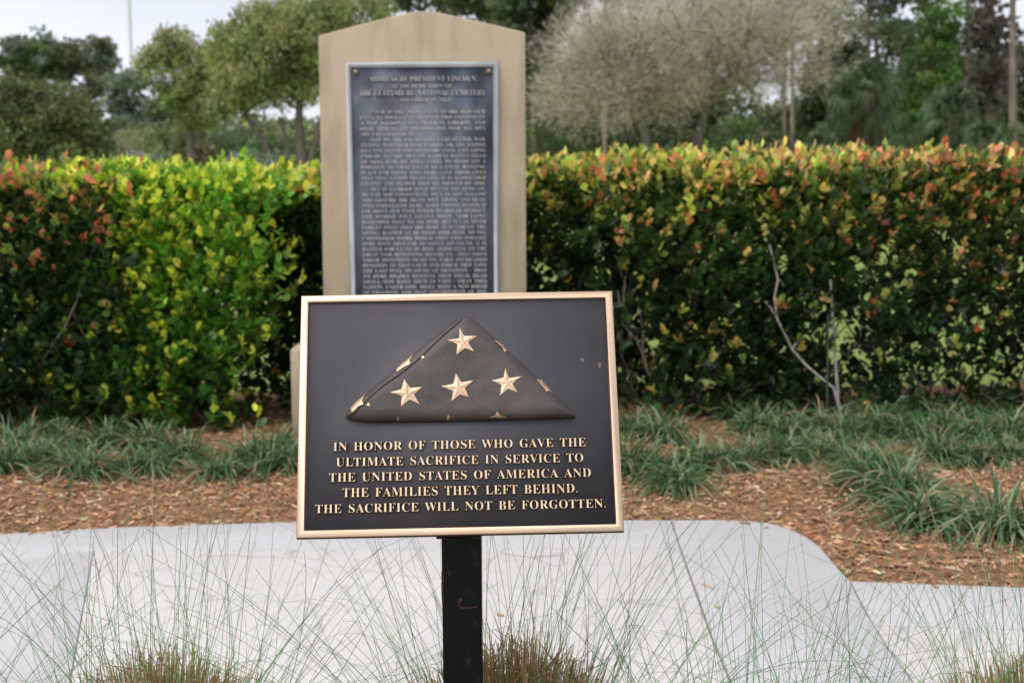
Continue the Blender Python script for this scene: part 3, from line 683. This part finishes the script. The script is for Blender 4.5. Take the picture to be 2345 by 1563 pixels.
lily(2125, 1185, 'largest bright strappy grass clump, nearest the inner corner of the pavement', GL, 1.28)
lily(2290, 1210, 'strappy grass clump alone in the mulch at the right, beside the largest clump', GL, 1.25)
for p in protos:
    if not p.get('used'): bpy.data.objects.remove(p)
for o in COL.objects:
    if 'used' in o.keys(): del o['used']

# ---------------------------------------------------------------- mulch chips
n = 34000
x = rng.uniform(-4.0, 4.0, n); y = rng.uniform(4.6, 9.2, n); y = np.where(rng.random(n) < .45, rng.uniform(4.8, 7.3, n), y)
ins = inside(x, y, [(px * .998, py + .01) for px, py in OUT])
edge = np.min([np.hypot(x - px, y - py) for (a0, b0), (a1, b1) in zip((FAR + FAR2 + [(1.811, 5.118), (2.6, 5.02)])[:-1], (FAR + FAR2 + [(1.811, 5.118), (2.6, 5.02)])[1:]) for px, py in [(a0 + (a1 - a0) * t, b0 + (b1 - b0) * t) for t in np.linspace(0, 1, 12)]], axis=0)
k = ~ins | (rng.random(n) < .22 * np.exp(-edge / .03) + .0008); x, y, ins = x[k], y[k], ins[k]; n = len(x)
z = np.where(ins, .0015, mulch_z(x, y) + rng.uniform(.001, .016, n))
CH = [(-.5, -.5, 0), (.5, -.42, 0), (.42, .5, 0), (-.45, .46, 0), (-.4, -.46, 1), (.42, -.36, 1), (.36, .44, 1), (-.38, .4, 1)]
CHF = [[(4, 5, 6, 7), (0, 1, 5, 4), (1, 2, 6, 5), (2, 3, 7, 6), (3, 0, 4, 7)]]
az = rng.uniform(0, 6.28, n); d = np.stack([np.cos(az), np.sin(az), rng.normal(0, .22, n)], 1)
CC = pick([(.27, .135, .062), (.36, .20, .098), (.20, .095, .042), (.46, .30, .165), (.32, .165, .072), (.15, .075, .042), (.60, .44, .29), (.12, .066, .045), (.44, .24, .12)], n, .25)
a = Acc(); scatter(CH, CHF, np.stack([x, y, z], 1), frames(d * np.where(ins, .0, 1)[:, None] * [0, 0, 1] + d * [1, 1, 0], np.where(ins, 0, rng.normal(0, .35, n))), np.stack([rng.uniform(.004, .015, n), rng.uniform(.012, .06, n) * rng.uniform(.6, 1.3, n), rng.uniform(.002, .006, n)], 1), CC, a)
o = a.out('mulch_chips', M_CHIP); o['kind'] = 'stuff'; o['label'] = 'brown wood chip mulch covering the bed round the pavement'

# ---------------------------------------------------------------- wiry ornamental grass round the sign
def wiry(x, y, label, n_st, lean, seed, n_th=900, hth=.50, hmax=1.05, spread=1.0):
    r = np.random.default_rng(seed)
    root = empty('ornamental_grass_clump', (x, y, -.03), label, 'ornamental grass', 'wiry ornamental grass clumps in the front bed')
    acc = Acc(); m_ = 11; s = np.linspace(0, 1, m_)
    for i in range(n_st):
        az = r.uniform(0, 2 * math.pi); b = r.uniform(0, .13) * np.array([math.cos(az), math.sin(az)])
        low = r.random() < .52
        el = R(r.uniform(58, 89)) if not low else R(r.uniform(32, 64))
        az2 = az + r.normal(0, .5); ln = r.uniform(.62, hmax) if not low else r.uniform(.75, 1.25)
        d = np.array([math.cos(az2) * math.cos(el) * spread + lean[0] * r.uniform(.2, 1), math.sin(az2) * math.cos(el) * spread * .8 + lean[1], math.sin(el)]); d /= np.linalg.norm(d)
        droop = r.uniform(0, .16) if not low else r.uniform(.15, .65)
        p = np.array([b[0], b[1], 0]) + d[None] * (s * ln)[:, None]; p[:, 2] -= droop * ln * s ** 2.4
        cv = r.normal(0, .17, 2); p[:, 0] += cv[0] * s ** 2; p[:, 1] += cv[1] * s ** 2
        wx, wy = p[:, 0] + x, p[:, 1] + y
        if np.any((np.abs(wx + .10) < .37) & (wy < 2.96) & (p[:, 2] > .72)) or np.any((np.abs(wx + .10) < .07) & (wy < 2.90) & (p[:, 2] > .3)): continue   # nothing grows through the sign
        g = np.array([(.13, .35, .14), (.17, .42, .18), (.10, .28, .11), (.23, .46, .20), (.28, .40, .17)][r.integers(0, 5)]) * r.uniform(.8, 1.2)
        c = np.repeat(np.repeat(g[None], m_, 0)[:, None], 3, 1)
        if r.random() < .25: c[-3:] = (.42, .38, .26)
        tube(acc, p, np.maximum(.00104 * r.uniform(.7, 1.3) * (1 - .6 * s), .0004), 3, c.reshape(-1, 3))
    acc.out('stems', M_BLADE, root)
    th = Acc()
    m2 = 4; s2 = np.linspace(0, 1, m2)
    for i in range(n_th):
        az = r.uniform(0, 2 * math.pi); rr = math.sqrt(r.random()); bx = rr * .11
        top = hth * (1 - .34 * rr ** 2) * (r.uniform(.80, 1.0) if r.random() < .8 else r.uniform(.55, 1.08)); ox = rr * (.085 + .09 * r.random())
        p = np.stack([math.cos(az) * (bx + ox * s2 ** 1.4) + .032 * r.normal() * s2, math.sin(az) * (bx + ox * s2 ** 1.4) + .032 * r.normal() * s2, top * s2], 1)
        u = r.random()
        g = np.array((.56, .36, .21) if u < .34 else (.42, .27, .155) if u < .50 else (.27, .32, .10) if u < .74 else (.36, .41, .14) if u < .88 else (.68, .53, .36)) * r.uniform(.75, 1.25)
        gc = np.repeat(np.repeat(g[None], 4, 0)[:, None], 3, 1); gc[-1] = np.minimum(g * r.uniform(1.0, 1.5), .8)
        tube(th, p, np.array([.0012, .0014, .0015, .0010]) * r.uniform(.7, 1.2), 3, gc.reshape(-1, 3))
    for i in range(n_th // 2):
        az = r.uniform(0, 2 * math.pi); rr = math.sqrt(r.random()) * 1.12; top = hth * (1 - .36 * rr ** 2) * r.uniform(.72, 1.0); q = rr * .24
        b0 = np.array([math.cos(az) * q, math.sin(az) * q, top - .02]); dd = np.array([math.cos(az) * rr, math.sin(az) * rr, .8]) + r.normal(0, .55, 3); dd /= np.linalg.norm(dd); ln = r.uniform(.03, .09)
        g = np.array([(.56, .38, .22), (.44, .29, .17), (.66, .52, .35), (.33, .36, .13)][r.integers(0, 4)]) * r.uniform(.75, 1.2)
        tube(th, np.array([b0, b0 + dd * ln * .5 + r.normal(0, .004, 3), b0 + dd * ln]), [.0011, .0012, .0006], 3, g)
    th.out('thatch', M_DRY, root)
wiry(-.74, 2.98, 'wiry ornamental grass clump with a brown dome, left of the black post', 340, (-.02, 0), 1, 2700, .545)
wiry(-.005, 3.02, 'wiry ornamental grass clump with a brown dome, right behind the black post', 400, (.05, 0), 2, 2700, .555)
wiry(1.10, 2.96, 'wiry ornamental grass clump cut by the right edge, the farthest right of the front bed', 300, (-.04, 0), 3, 2300, .535)
wiry(.52, 2.72, 'low wiry ornamental grass clump between the black post and the rightmost clump', 300, (.02, 0), 4, 1500, .46, .98)
wiry(-1.42, 2.85, 'wiry ornamental grass clump outside the left edge whose stems lean into view', 240, (.28, 0), 5, 900, .5, 1.0)

# ---------------------------------------------------------------- trees
def crown_leaves(acc, centres, rad, per, size, cols, flat=1.0, tmpl=(QUAD, QUAD_F), updir=.2, jit=.2):
    centres = np.asarray(centres, float); N = len(centres); rad = np.broadcast_to(rad, (N,))
    cc = pick(cols, N, jit)
    idx = np.repeat(np.arange(N), per); n_ = len(idx)
    v = norm(rng.normal(0, 1, (n_, 3))) * (rng.random((n_, 1)) ** .45) * [1, 1, flat]
    pos = centres[idx] + v * rad[idx][:, None]
    d = norm(v + rng.normal(0, .6, (n_, 3)) + [0, 0, updir])
    col = cc[idx] * rng.uniform(.86, 1.14, (n_, 1))
    scatter(*tmpl, pos, frames(d, rng.uniform(0, 6.28, n_)), size * rng.uniform(.6, 1.35, n_), col, acc)
def limb_to(acc, a_, b_, r0, r1, sag=.12, k=6):
    s = np.linspace(0, 1, 7)[:, None]; L_ = np.linalg.norm(b_ - a_)
    p = a_ + (b_ - a_) * s; p[:, 2] += (np.sin(s[:, 0] * math.pi)) * sag * L_ * .5
    p[1:-1] += rng.normal(0, .03 * L_, (5, 3)) * .6
    tube(acc, p, np.linspace(r0, r1, 7), k)
def grow(acc, root_pts, C, r0, r1, k=5):
    """branches that join every point of C to the nearest branch already grown"""
    C = np.asarray(C, float); tip = root_pts[-1]
    order = np.argsort(np.linalg.norm(C - tip, axis=1)); C = C[order]; n = len(C); m0 = len(root_pts)
    P = np.concatenate([root_pts, C]); par = np.zeros(m0 + n, int); path = np.zeros(m0 + n)
    path[:m0] = np.linspace(.5, 0, m0)
    for i in range(n):
        j = m0 + i; d = np.linalg.norm(P[:j] - P[j], axis=1); par[j] = int(np.argmin(d + .30 * path[:j])); path[j] = path[par[j]] + d[par[j]]
    w = np.ones(m0 + n)
    for j in range(m0 + n - 1, m0 - 1, -1): w[par[j]] += w[j]
    wm = max(w[m0:].max(), 2); rad = r1 + (r0 - r1) * (w / wm) ** .55; D = np.zeros((n, 3))
    for j in range(m0, m0 + n):
        a_, b_ = P[par[j]], P[j]; L_ = np.linalg.norm(b_ - a_); mid = (a_ + b_) / 2 + rng.normal(0, .06 * L_, 3)
        q = par[j]; ra = min(rad[q] if q >= m0 else r0, rad[j] * 1.5); tube(acc, np.array([a_, mid, b_]), [ra, (ra + rad[j]) / 2, rad[j] * .9], k); D[j - m0] = norm(b_ - a_)
    return C, D
def tree(name, label, x, y, tr, trunk_pts, ell, n_cl, cl_r, per, size, cols, cat='tree', group=None, mat=None, bmat=None, limbs=10, flat=.7, shell=.4, stems=None):
    """ell: list of (centre xyz offset, radii xyz) relative to the foot"""
    root = empty(name, (x, y, -.06), label, cat, group)
    tr_ = Acc(); tp = np.asarray(trunk_pts, float); nT = len(tp)
    tube(tr_, tp, np.linspace(tr, tr * .45, nT), 9)
    C = []
    for c, rad, share in ell:
        v = norm(rng.normal(0, 1, (int(n_cl * share), 3))) * (rng.uniform(shell, 1, (int(n_cl * share), 1)) ** .6); C.append(np.array(c) + v * rad * (1 + .38 * wob(v + np.array(c), 2.6, share * 9)[:, None]))
    C = np.concatenate(C)
    m_ = max(6, len(C) // 7); c, rad, _ = ell[0]
    Ob = []
    for c, rad, share in ell:
        v = norm(rng.normal(0, 1, (max(2, int(m_ * share)), 3)) + [0, 0, .5]); Ob.append(np.array(c) + v * rad * rng.uniform(1.0, 1.35, (len(v), 1)))
    Ob = np.concatenate(Ob)
    sel = C[rng.permutation(len(C))[:limbs]]
    grow(tr_, tp[max(1, nT - 2):], np.concatenate([sel, C[rng.permutation(len(C))[:limbs * 2]]]), tr * .42, tr * .07)
    if stems:
        for b in stems: limb_to(tr_, np.array(b[0]), np.array(b[1]), tr * .6, tr * .3, .05)
    tr_.out('trunk', bmat or M_BARK, root, True)
    cr_ = Acc(); crown_leaves(cr_, C, cl_r * rng.uniform(.6, 1.3, len(C)), per, size, cols, flat)
    crown_leaves(cr_, Ob, cl_r * rng.uniform(.35, .7, len(Ob)), per // 3, size * .9, cols, flat)
    cr_.out('crown', mat or M_TREE, root)
    return root
OLIVE = [(.265, .315, .115), (.31, .35, .135), (.22, .275, .095), (.34, .35, .16)]
DKG = [(.055, .08, .032), (.075, .105, .04), (.04, .06, .026), (.10, .12, .05)]
MIDG = [(0.092, 0.144, 0.063), (0.115, 0.172, 0.069), (0.075, 0.115, 0.052), (0.149, 0.190, 0.092)]
BRG = [(.085, .18, .04), (.11, .22, .045), (.06, .13, .032), (.14, .24, .06)]
PINEC = [(0.195, 0.254, 0.169), (0.234, 0.286, 0.195), (0.163, 0.215, 0.143)]
BROWNG = [(.24, .19, .125), (.19, .175, .10), (.15, .155, .08)]
GREYG = [(.27, .31, .25), (.23, .28, .21), (.32, .35, .29), (.17, .22, .15)]
def pt(px, py, Y): return at(px, py, Y)
def wtree(name, label, foot_px, Y, tr, trunk_px, ell_px, **kw):
    """trunk and crown given as picture readings at the tree's own distance"""
    f_ = pt(foot_px, 400, Y); f_[2] = -.06
    tp = [np.zeros(3)] + [pt(px, py, Y) - f_ for px, py in trunk_px]
    k = Y / FPX; ell = []
    tot = sum(rx * ry for _, _, rx, ry in ell_px)
    for cx, cy, rx, ry in ell_px:
        ell.append((pt(cx, cy, Y) - f_, (rx * k, rx * k * .9, ry * k), rx * ry / tot))
    return tree(name, label, f_[0], Y, tr, tp, ell, **kw)
BT = 'trees in the background'
wtree('broad_tree', 'broad dark bushy tree low at the left edge of the photo', 90, 38, .14, [(90, 340), (95, 280)], [(95, 295, 145, 90), (20, 265, 90, 72), (175, 325, 75, 75), (110, 232, 70, 38)], n_cl=230, cl_r=.42, per=100, size=.11, cols=[(.15, .18, .065), (.18, .205, .075), (.12, .15, .055), (.13, .16, .07)], group=BT)
wtree('pine_tree', 'far rounded pine at the left, its crown full and dark green', 95, 105, .2, [(97, 300), (100, 200), (105, 140)], [(95, 125, 72, 42), (42, 145, 45, 28), (150, 140, 36, 36), (85, 190, 60, 20)], n_cl=84, cl_r=.66, per=70, size=.34, cols=PINEC + MIDG, bmat=M_PINE, group=BT, limbs=14, flat=.55)
wtree('pine_tree', 'far pine with a brownish patch in its crown, right of the rounded pine', 210, 105, .2, [(208, 300), (205, 200), (205, 140)], [(205, 120, 54, 34), (230, 150, 40, 42), (190, 215, 40, 24), (165, 165, 30, 26)], n_cl=64, cl_r=.64, per=65, size=.34, cols=PINEC + BROWNG, bmat=M_PINE, group=BT, limbs=12, flat=.55)
wtree('pine_tree', 'thin far pine with tiered sparse crown, just under the tall mast', 292, 100, .17, [(294, 300), (292, 230), (288, 190)], [(290, 185, 52, 22), (285, 240, 45, 22), (305, 275, 40, 18)], n_cl=46, cl_r=.58, per=60, size=.33, cols=PINEC, bmat=M_PINE, group=BT, limbs=12, flat=.5)
wtree('pine_tree', 'slender far pine seen through the gap left of the spreading oak', 388, 95, .17, [(390, 300), (386, 250), (385, 210)], [(385, 240, 42, 30), (365, 275, 28, 14), (412, 262, 25, 12)], n_cl=30, cl_r=.52, per=60, size=.33, cols=PINEC, bmat=M_PINE, group=BT, limbs=10, flat=.5)
wtree('oak_tree', 'rounded olive green tree between the tall mast and the spreading oak', 440, 42, .13, [(436, 320), (430, 260), (425, 200)], [(425, 165, 80, 60), (395, 105, 40, 40), (470, 215, 55, 45), (355, 150, 30, 40), (445, 262, 55, 38), (500, 150, 45, 60), (400, 230, 40, 30), (520, 190, 55, 50), (480, 250, 50, 35)], n_cl=250, cl_r=.34, per=85, size=.10, cols=OLIVE, group=BT, limbs=10, flat=.75)
wtree('oak_tree', 'spreading olive green oak with forked limbs, partly behind the monument', 692, 33, .15, [(690, 360), (688, 320), (684, 270), (690, 200)],
      [(620, 130, 120, 75), (560, 190, 75, 50), (700, 90, 120, 80), (800, 40, 110, 55), (640, 45, 70, 45), (720, 190, 60, 40), (525, 120, 50, 70), (545, 225, 60, 34), (590, 70, 50, 45), (640, 210, 55, 30)], n_cl=460, cl_r=.31, per=85, size=.085, cols=OLIVE, group=BT, limbs=20, flat=.75,
      stems=[((.0, 0, .3), tuple(pt(560, 255, 33) - np.array([pt(692, 400, 33)[0], 33, -.06]))), ((0, 0, .5), tuple(pt(640, 270, 33) - np.array([pt(692, 400, 33)[0], 33, -.06]))), ((0, 0, .6), tuple(pt(760, 210, 33) - np.array([pt(692, 400, 33)[0], 33, -.06])))])

# mast far away
f_ = pt(310, 400, 210); f_[2] = -.06; a = Acc(); z1 = pt(310, -160, 210)[2]
tube(a, [(0, 0, 0), (0, 0, z1 * .5), (0, 0, z1)], [.34, .27, .2], 8); box(a, (-.5, -.5, 0), (.5, .5, .6))
for k in range(6): zz = z1 * (.2 + .13 * k); tube(a, [(-.55, 0, zz), (.55, 0, zz)], .06, 5)
o = a.out('radio_mast', M_MAST, None, True); o.location = f_; tag(o, 'tall thin pale radio mast rising far behind the trees', 'mast')

# low growth between the left trees
def shrub(label, px, top, w, Y, cols, n_cl=26, per=80, size=.09, flat=.9, name='shrub'):
    k = Y / FPX; h = pt(px, top, Y)[2] + .06
    return wtree(name, label, px, Y, .04, [(px, 400), (px, (top + 400) / 2)], [(px, (top + 400) / 2 + 8, w / 2, (412 - top) / 2)], n_cl=n_cl, cl_r=.32 * Y / 40, per=per, size=size * Y / 40, cols=cols, cat='shrub', group='shrubs beyond the hedge', limbs=6, flat=flat)
shrub('pale silvery green shrub under the tall mast', 335, 355, 130, 44, GREYG, 22)
shrub('pale silvery green shrub in front of the spreading oak trunk', 580, 352, 170, 31, GREYG, 30, 80, .08)
shrub('mid green shrub right of the broad dark tree', 270, 322, 120, 52, MIDG + BROWNG, 24)
shrub('brown-green palmetto shrub under the rounded olive tree', 452, 292, 110, 48, BROWNG + DKG, 30)
shrub('dark green shrub beside the foot of the oak trunk, near the monument', 730, 330, 110, 40, DKG + BRG[:1], 26)
shrub('mid green shrub between the palmetto shrub and the oak', 545, 305, 120, 60, MIDG + BRG[:1], 30)
shrub('tall green shrub behind the forked oak limbs', 640, 280, 140, 62, MIDG + OLIVE, 34)
shrub('tall mid green shrub far behind the rounded olive tree, left of the palmetto shrub', 395, 288, 150, 66, MIDG + OLIVE, 40)
shrub('leafy mid green shrub between the silvery shrub and the oak trunk', 640, 318, 120, 48, MIDG + BRG[:1], 34)
shrub('olive shrub filling the gap beneath the thin far pine', 300, 305, 150, 75, OLIVE + BROWNG, 30)

# grey leafless trees
def bare_tree(label, foot_px, Y, tr, trunk_px, ell_px, n_cl, tw):
    f_ = pt(foot_px, 400, Y); f_[2] = -.06; root = empty('leafless_tree', f_, label, 'tree', BT)
    t = Acc(); tp = np.array([np.zeros(3)] + [pt(px, py, Y) - f_ for px, py in trunk_px]); nT = len(tp); tube(t, tp, np.linspace(tr, tr * .6, nT), 9)
    k = Y / FPX; tot = sum(a_[2] * a_[3] for a_ in ell_px); C = []
    for cx, cy, rx, ry in ell_px:
        m_ = int(n_cl * rx * ry / tot); v = norm(rng.normal(0, 1, (m_, 3))) * (rng.random((m_, 1)) ** .5) * np.where(rng.random((m_, 1)) < .16, rng.uniform(1, 1.5, (m_, 1)), 1); C.append(pt(cx, cy, Y) - f_ + v * np.array([rx, rx * .8, ry]) * k)
    C = np.concatenate(C); C = C + wob(C, 1.1, 4)[:, None] * [.35, .2, .25]
    C, D = grow(t, tp[max(1, nT - 3):], C, tr * .55, .007)
    t.out('trunk', M_BARK, root, True)
    idx = np.repeat(np.arange(len(C)), tw); n_ = len(idx)
    d = norm(D[idx] * .8 + rng.normal(0, .55, (n_, 3)) + [0, 0, .1]); pos = C[idx] - D[idx] * rng.uniform(0, .5, (n_, 1)) + d * (rng.random((n_, 1)) ** .7) * .42
    TW = [(-.5, 0, 0), (.5, 0, 0), (.28, .5, .03), (-.2, .5, .03), (0, 1, 0)]; TF = [[(0, 1, 2, 3)], [(3, 2, 4)]]
    c = Acc(); ln = rng.uniform(.08, .26, n_)
    scatter(TW, TF, pos, frames(d, rng.uniform(0, 6.28, n_)), np.stack([rng.uniform(.007, .013, n_), ln, ln], 1), pick([(.68, .605, .51), (.62, .56, .475), (.74, .665, .565), (.56, .515, .42)], n_, .12), c)
    nb = n_ // 2; sel = rng.integers(0, n_, nb)
    scatter(QUAD, QUAD_F, pos[sel] + d[sel] * (ln[sel] * rng.random(nb))[:, None], frames(rng.normal(0, 1, (nb, 3))), rng.uniform(.03, .06, nb), pick([(.44, .38, .29), (.46, .32, .24), (.36, .38, .24), (.48, .42, .34), (.34, .32, .29)], nb, .15), c)
    c.out('crown', M_DRY, root)
bare_tree('grey leafless tree with twiggy crown, its dark forked trunk nearest the monument', 1484, 30, .12, [(1482, 360), (1478, 310), (1470, 270), (1455, 225)], [(1400, 190, 165, 100), (1470, 80, 190, 120), (1340, 110, 110, 95), (1520, 190, 120, 80), (1315, 235, 95, 45)], 720, 44)
bare_tree('grey leafless tree with twiggy crown and leaning trunk, the right one of the two', 1590, 31, .13, [(1592, 360), (1600, 310), (1612, 265), (1622, 230)], [(1650, 110, 170, 110), (1720, 60, 150, 100), (1600, 20, 200, 80), (1760, 150, 90, 80), (1560, 180, 90, 70), (1840, 70, 110, 70), (1850, 150, 70, 45)], 720, 44)

# sabal palms
def palm(label, px, Y, cy, fr_px, nf, seed):
    r = np.random.default_rng(seed); f_ = pt(px, 400, Y); f_[2] = -.06; root = empty('palm_tree', f_, label, 'palm', 'palms in front of the wood')
    c0 = pt(px, cy, Y) - f_; Rf = fr_px * Y / FPX; t = Acc()
    zz = np.linspace(0, c0[2], 14); tube(t, np.stack([0 * zz + .02 * np.sin(zz * 3), 0 * zz, zz], 1), .17 + .02 * (np.arange(14) % 2), 10); t.out('trunk', M_PALMTRUNK, root)
    def fan(acc, base, d, ln, col, droop):
        d = d / np.linalg.norm(d); x_ = np.cross(d, [0, 0, 1]); x_ /= np.linalg.norm(x_) + 1e-9; up = np.cross(x_, d); ra = r.normal(0, .9); x_, up = x_ * math.cos(ra) + up * math.sin(ra), up * math.cos(ra) - x_ * math.sin(ra)
        hub = base + d * ln * .5; hub[2] -= droop * .12 * ln; tube(acc, np.array([base, (base + hub) / 2 + up * .03, hub]), [.022, .018, .014], 5, np.array(col) * .9)
        for a_ in np.linspace(-1.9, 1.9, 17):
            sd = d * math.cos(a_) + x_ * math.sin(a_) + up * .25 * math.cos(a_ * .5); l2 = ln * .62 * (1 - .10 * abs(a_)) * r.uniform(.6, 1.15)
            p = np.array([hub, hub + sd * l2 * .55, hub + sd * l2 * .86 + np.array([0, 0, -(.25 + droop) * l2 * .55])]); side = np.cross(sd, up); side = side / (np.linalg.norm(side) + 1e-9) * .030 * Y / 45
            V = [p[0], p[1] - side, p[1] + side, p[2]]; acc.add(V, [[(0, 2, 1), (1, 2, 3)]], np.array(col) * r.uniform(.75, 1.25))
    green = Acc(); dead = Acc()
    for i in range(nf):
        az = i * 2.399 + r.normal(0, .2); el = R(75 - 125 * (i / nf) + r.normal(0, 8)); d = np.array([math.cos(az) * math.cos(el), math.sin(az) * math.cos(el), math.sin(el)])
        g = [(.055, .095, .04), (.075, .12, .055), (.04, .07, .032), (.12, .17, .085), (.16, .17, .08)][r.integers(0, 4)]
        fan(green, c0 + r.normal(0, .05, 3), d, Rf * r.uniform(.85, 1.1), g, .35 + .9 * (i / nf))
    for i in range(9):
        az = i * 2.399; d = np.array([math.cos(az) * .35, math.sin(az) * .35, -1.0]); fan(dead, c0 + [0, 0, -.25 - .05 * i], d, Rf * .8, [(.17, .11, .07), (.22, .15, .10)][i % 2], .5)
    green.out('fronds', M_TREE, root); dead.out('dead_fronds', M_DRY, root)
palm('tall palm with hanging brown skirt, left of the bright green vine tree', 1985, 46, 205, 105, 44, 1)
palm('bluish green palm low in front of the bare dark pine trunks', 2178, 43, 262, 92, 40, 2)
palm('small palm half hidden at the foot of the bluish palm, at the right', 2255, 40, 325, 70, 26, 3)
palm('small palm low between the slim twin trunks and the tall palm', 1880, 44, 330, 60, 22, 4)

wtree('vine_covered_tree', 'bright green vine-covered tree between the two large palms', 2118, 48, .13, [(2118, 330), (2118, 200), (2130, 80)], [(2120, 170, 55, 70), (2150, 75, 48, 55), (2105, 270, 50, 50), (2180, 40, 35, 30), (2070, 310, 40, 40)], n_cl=80, cl_r=.42, per=95, size=.12, cols=BRG, group=BT, limbs=16)
def pine(label, px, Y, wpx, top_px, crown, cols=PINEC, topx=None, per=60, n_cl=34):
    tx = px if topx is None else topx
    return wtree('pine_tree', label, px, Y, wpx * Y / FPX / 2 * 1.15, [(px, 320), (px * .7 + tx * .3, 150), (px * .3 + tx * .7, 0), (tx, top_px)], crown, n_cl=n_cl, cl_r=.65, per=per, size=.30, cols=cols, bmat=M_PINE, group=BT, limbs=12, flat=.6)
pine('bare brown pine trunk with high crown, leftmost of the three at the right edge', 2216, 52, 17, -250, [(2210, -170, 120, 90), (2150, -70, 80, 40)])
pine('dark pine trunk draped in grey-brown moss, middle of the three at the right edge', 2268, 50, 24, -250, [(2280, -190, 120, 90), (2255, 110, 45, 85), (2275, 200, 40, 45)], cols=[(.17, .145, .13), (.20, .175, .155), (.13, .12, .10)], n_cl=44)
pine('straight reddish pine trunk, rightmost of the three at the right edge', 2319, 47, 19, -260, [(2330, -200, 110, 80), (2390, -60, 60, 60)])
pine('slim pine trunk of the twin pair, the left one', 1797, 52, 10, -120, [(1800, -40, 110, 60), (1780, 60, 60, 30)])
pine('slim pine trunk of the twin pair, the right one', 1815, 50, 11, -150, [(1850, -60, 110, 60), (1870, 40, 60, 40)])
pine('pale pine trunk rising above the tall palm', 1988, 60, 13, -150, [(1985, -60, 130, 80), (1930, 40, 90, 40), (2060, 20, 80, 40)], cols=DKG + PINEC)
pine('grey slim pine trunk just right of the monument', 1222, 48, 11, -100, [(1215, 10, 90, 70), (1235, 130, 45, 50)], cols=DKG + MIDG)
pine('reddish pine trunk under the left grey leafless tree', 1385, 44, 12, -150, [(1385, -60, 120, 60)], cols=DKG)
pine('leaning pine with sparse crown showing above the monument gable', 1120, 62, 13, -120, [(1130, 0, 110, 50), (1010, -10, 90, 35), (900, -15, 80, 30)], cols=DKG + BROWNG, topx=1090, n_cl=46)

WL = ['dense dark tree of the wood right beside the monument', 'dense dark tree of the wood behind the left leafless tree', 'dense dark tree of the wood behind the two leafless trees',
      'dense dark tree of the wood behind the right leafless tree', 'dense mid green tree of the wood behind the twin pines', 'dense dark tree of the wood left of the tall palm', 'dense dark tree of the wood behind the tall palm',
      'dense dark tree of the wood behind the vine-covered tree', 'dense dark tree of the wood behind the moss-draped pine', 'dense dark tree of the wood at the right edge']
for i, (px, top, w, Y) in enumerate([(1200, 90, 150, 64), (1310, 120, 190, 60), (1440, 40, 210, 66), (1600, 30, 190, 68), (1790, 255, 150, 66), (1905, 70, 130, 62), (2010, 40, 190, 68), (2130, 70, 180, 66), (2240, 150, 150, 64), (2370, 120, 170, 60)]):
    h = 400 - top
    wtree('woodland_tree', WL[i], px, Y, .2, [(px, 320), (px + 4, 200), (px - 5, top + 30)], [(px, top + h * .33, w * .5, h * .36), (px, top + h * .72, w * .5, h * .30)], n_cl=120, cl_r=.66, per=85, size=.22, cols=DKG + MIDG, group=BT, limbs=20)
shrub('dark green shrub in the shade just right of the monument', 1265, 285, 150, 46, DKG + BRG[:1], 40)
shrub('dark green shrub below the left leafless tree', 1400, 300, 160, 50, DKG, 40)
shrub('bright green shrub between the leafless trunks and the twin pines', 1690, 265, 150, 47, BRG + MIDG, 42)
shrub('dark shrub between the two leafless trunks', 1540, 300, 150, 52, DKG, 40)
shrub('brownish shrub at the foot of the twin pines', 1770, 300, 110, 45, BROWNG + DKG, 30)
shrub('dark green shrub under the tall palm', 1960, 300, 190, 54, DKG, 44)
shrub('mid green shrub at the right edge under the straight pine', 2320, 290, 150, 42, MIDG + BRG[:1], 40)
shrub('green shrub below the vine-covered tree', 2080, 318, 120, 44, MIDG, 30)

# far wood that reads as one mass
def mass(name, label, x0, x1, y0, y1, hfun, n, size, cols):
    x = rng.uniform(x0, x1, n); y = rng.uniform(y0, y1, n); h = hfun(x, y); z = rng.random(n) ** .7 * h
    a = Acc(); d = norm(rng.normal(0, 1, (n, 3)) + [0, -.4, .4]); scatter(QUAD, QUAD_F, np.stack([x, y, z], 1), frames(d, rng.uniform(0, 6.28, n)), size * rng.uniform(.6, 1.4, n), pick(cols, n, .25), a)
    o = a.out(name, M_TREE); o['kind'] = 'stuff'; o['label'] = label
P3 = lambda x, y: np.stack([x, y, 0 * x], -1)
mass('woods', 'low dark undergrowth of the wood on the right', 0, 42, 66, 76, lambda x, y: 4.0 - 1.6 * np.exp(-((x - 13.3) / 1.6) ** 2) + 1.2 * wob(P3(x, y), .5, 1) + 1.0 * wob(P3(x, y), 1.3, 2), 26000, .34, DKG + MIDG)
mass('woods', 'far treeline low behind the trees on the left', -62, 2, 108, 124, lambda x, y: 4.0 + .9 * wob(P3(x, y), .3, 4) + .7 * wob(P3(x, y), .9, 3), 34000, .5, MIDG + GREYG[:2] + OLIVE)
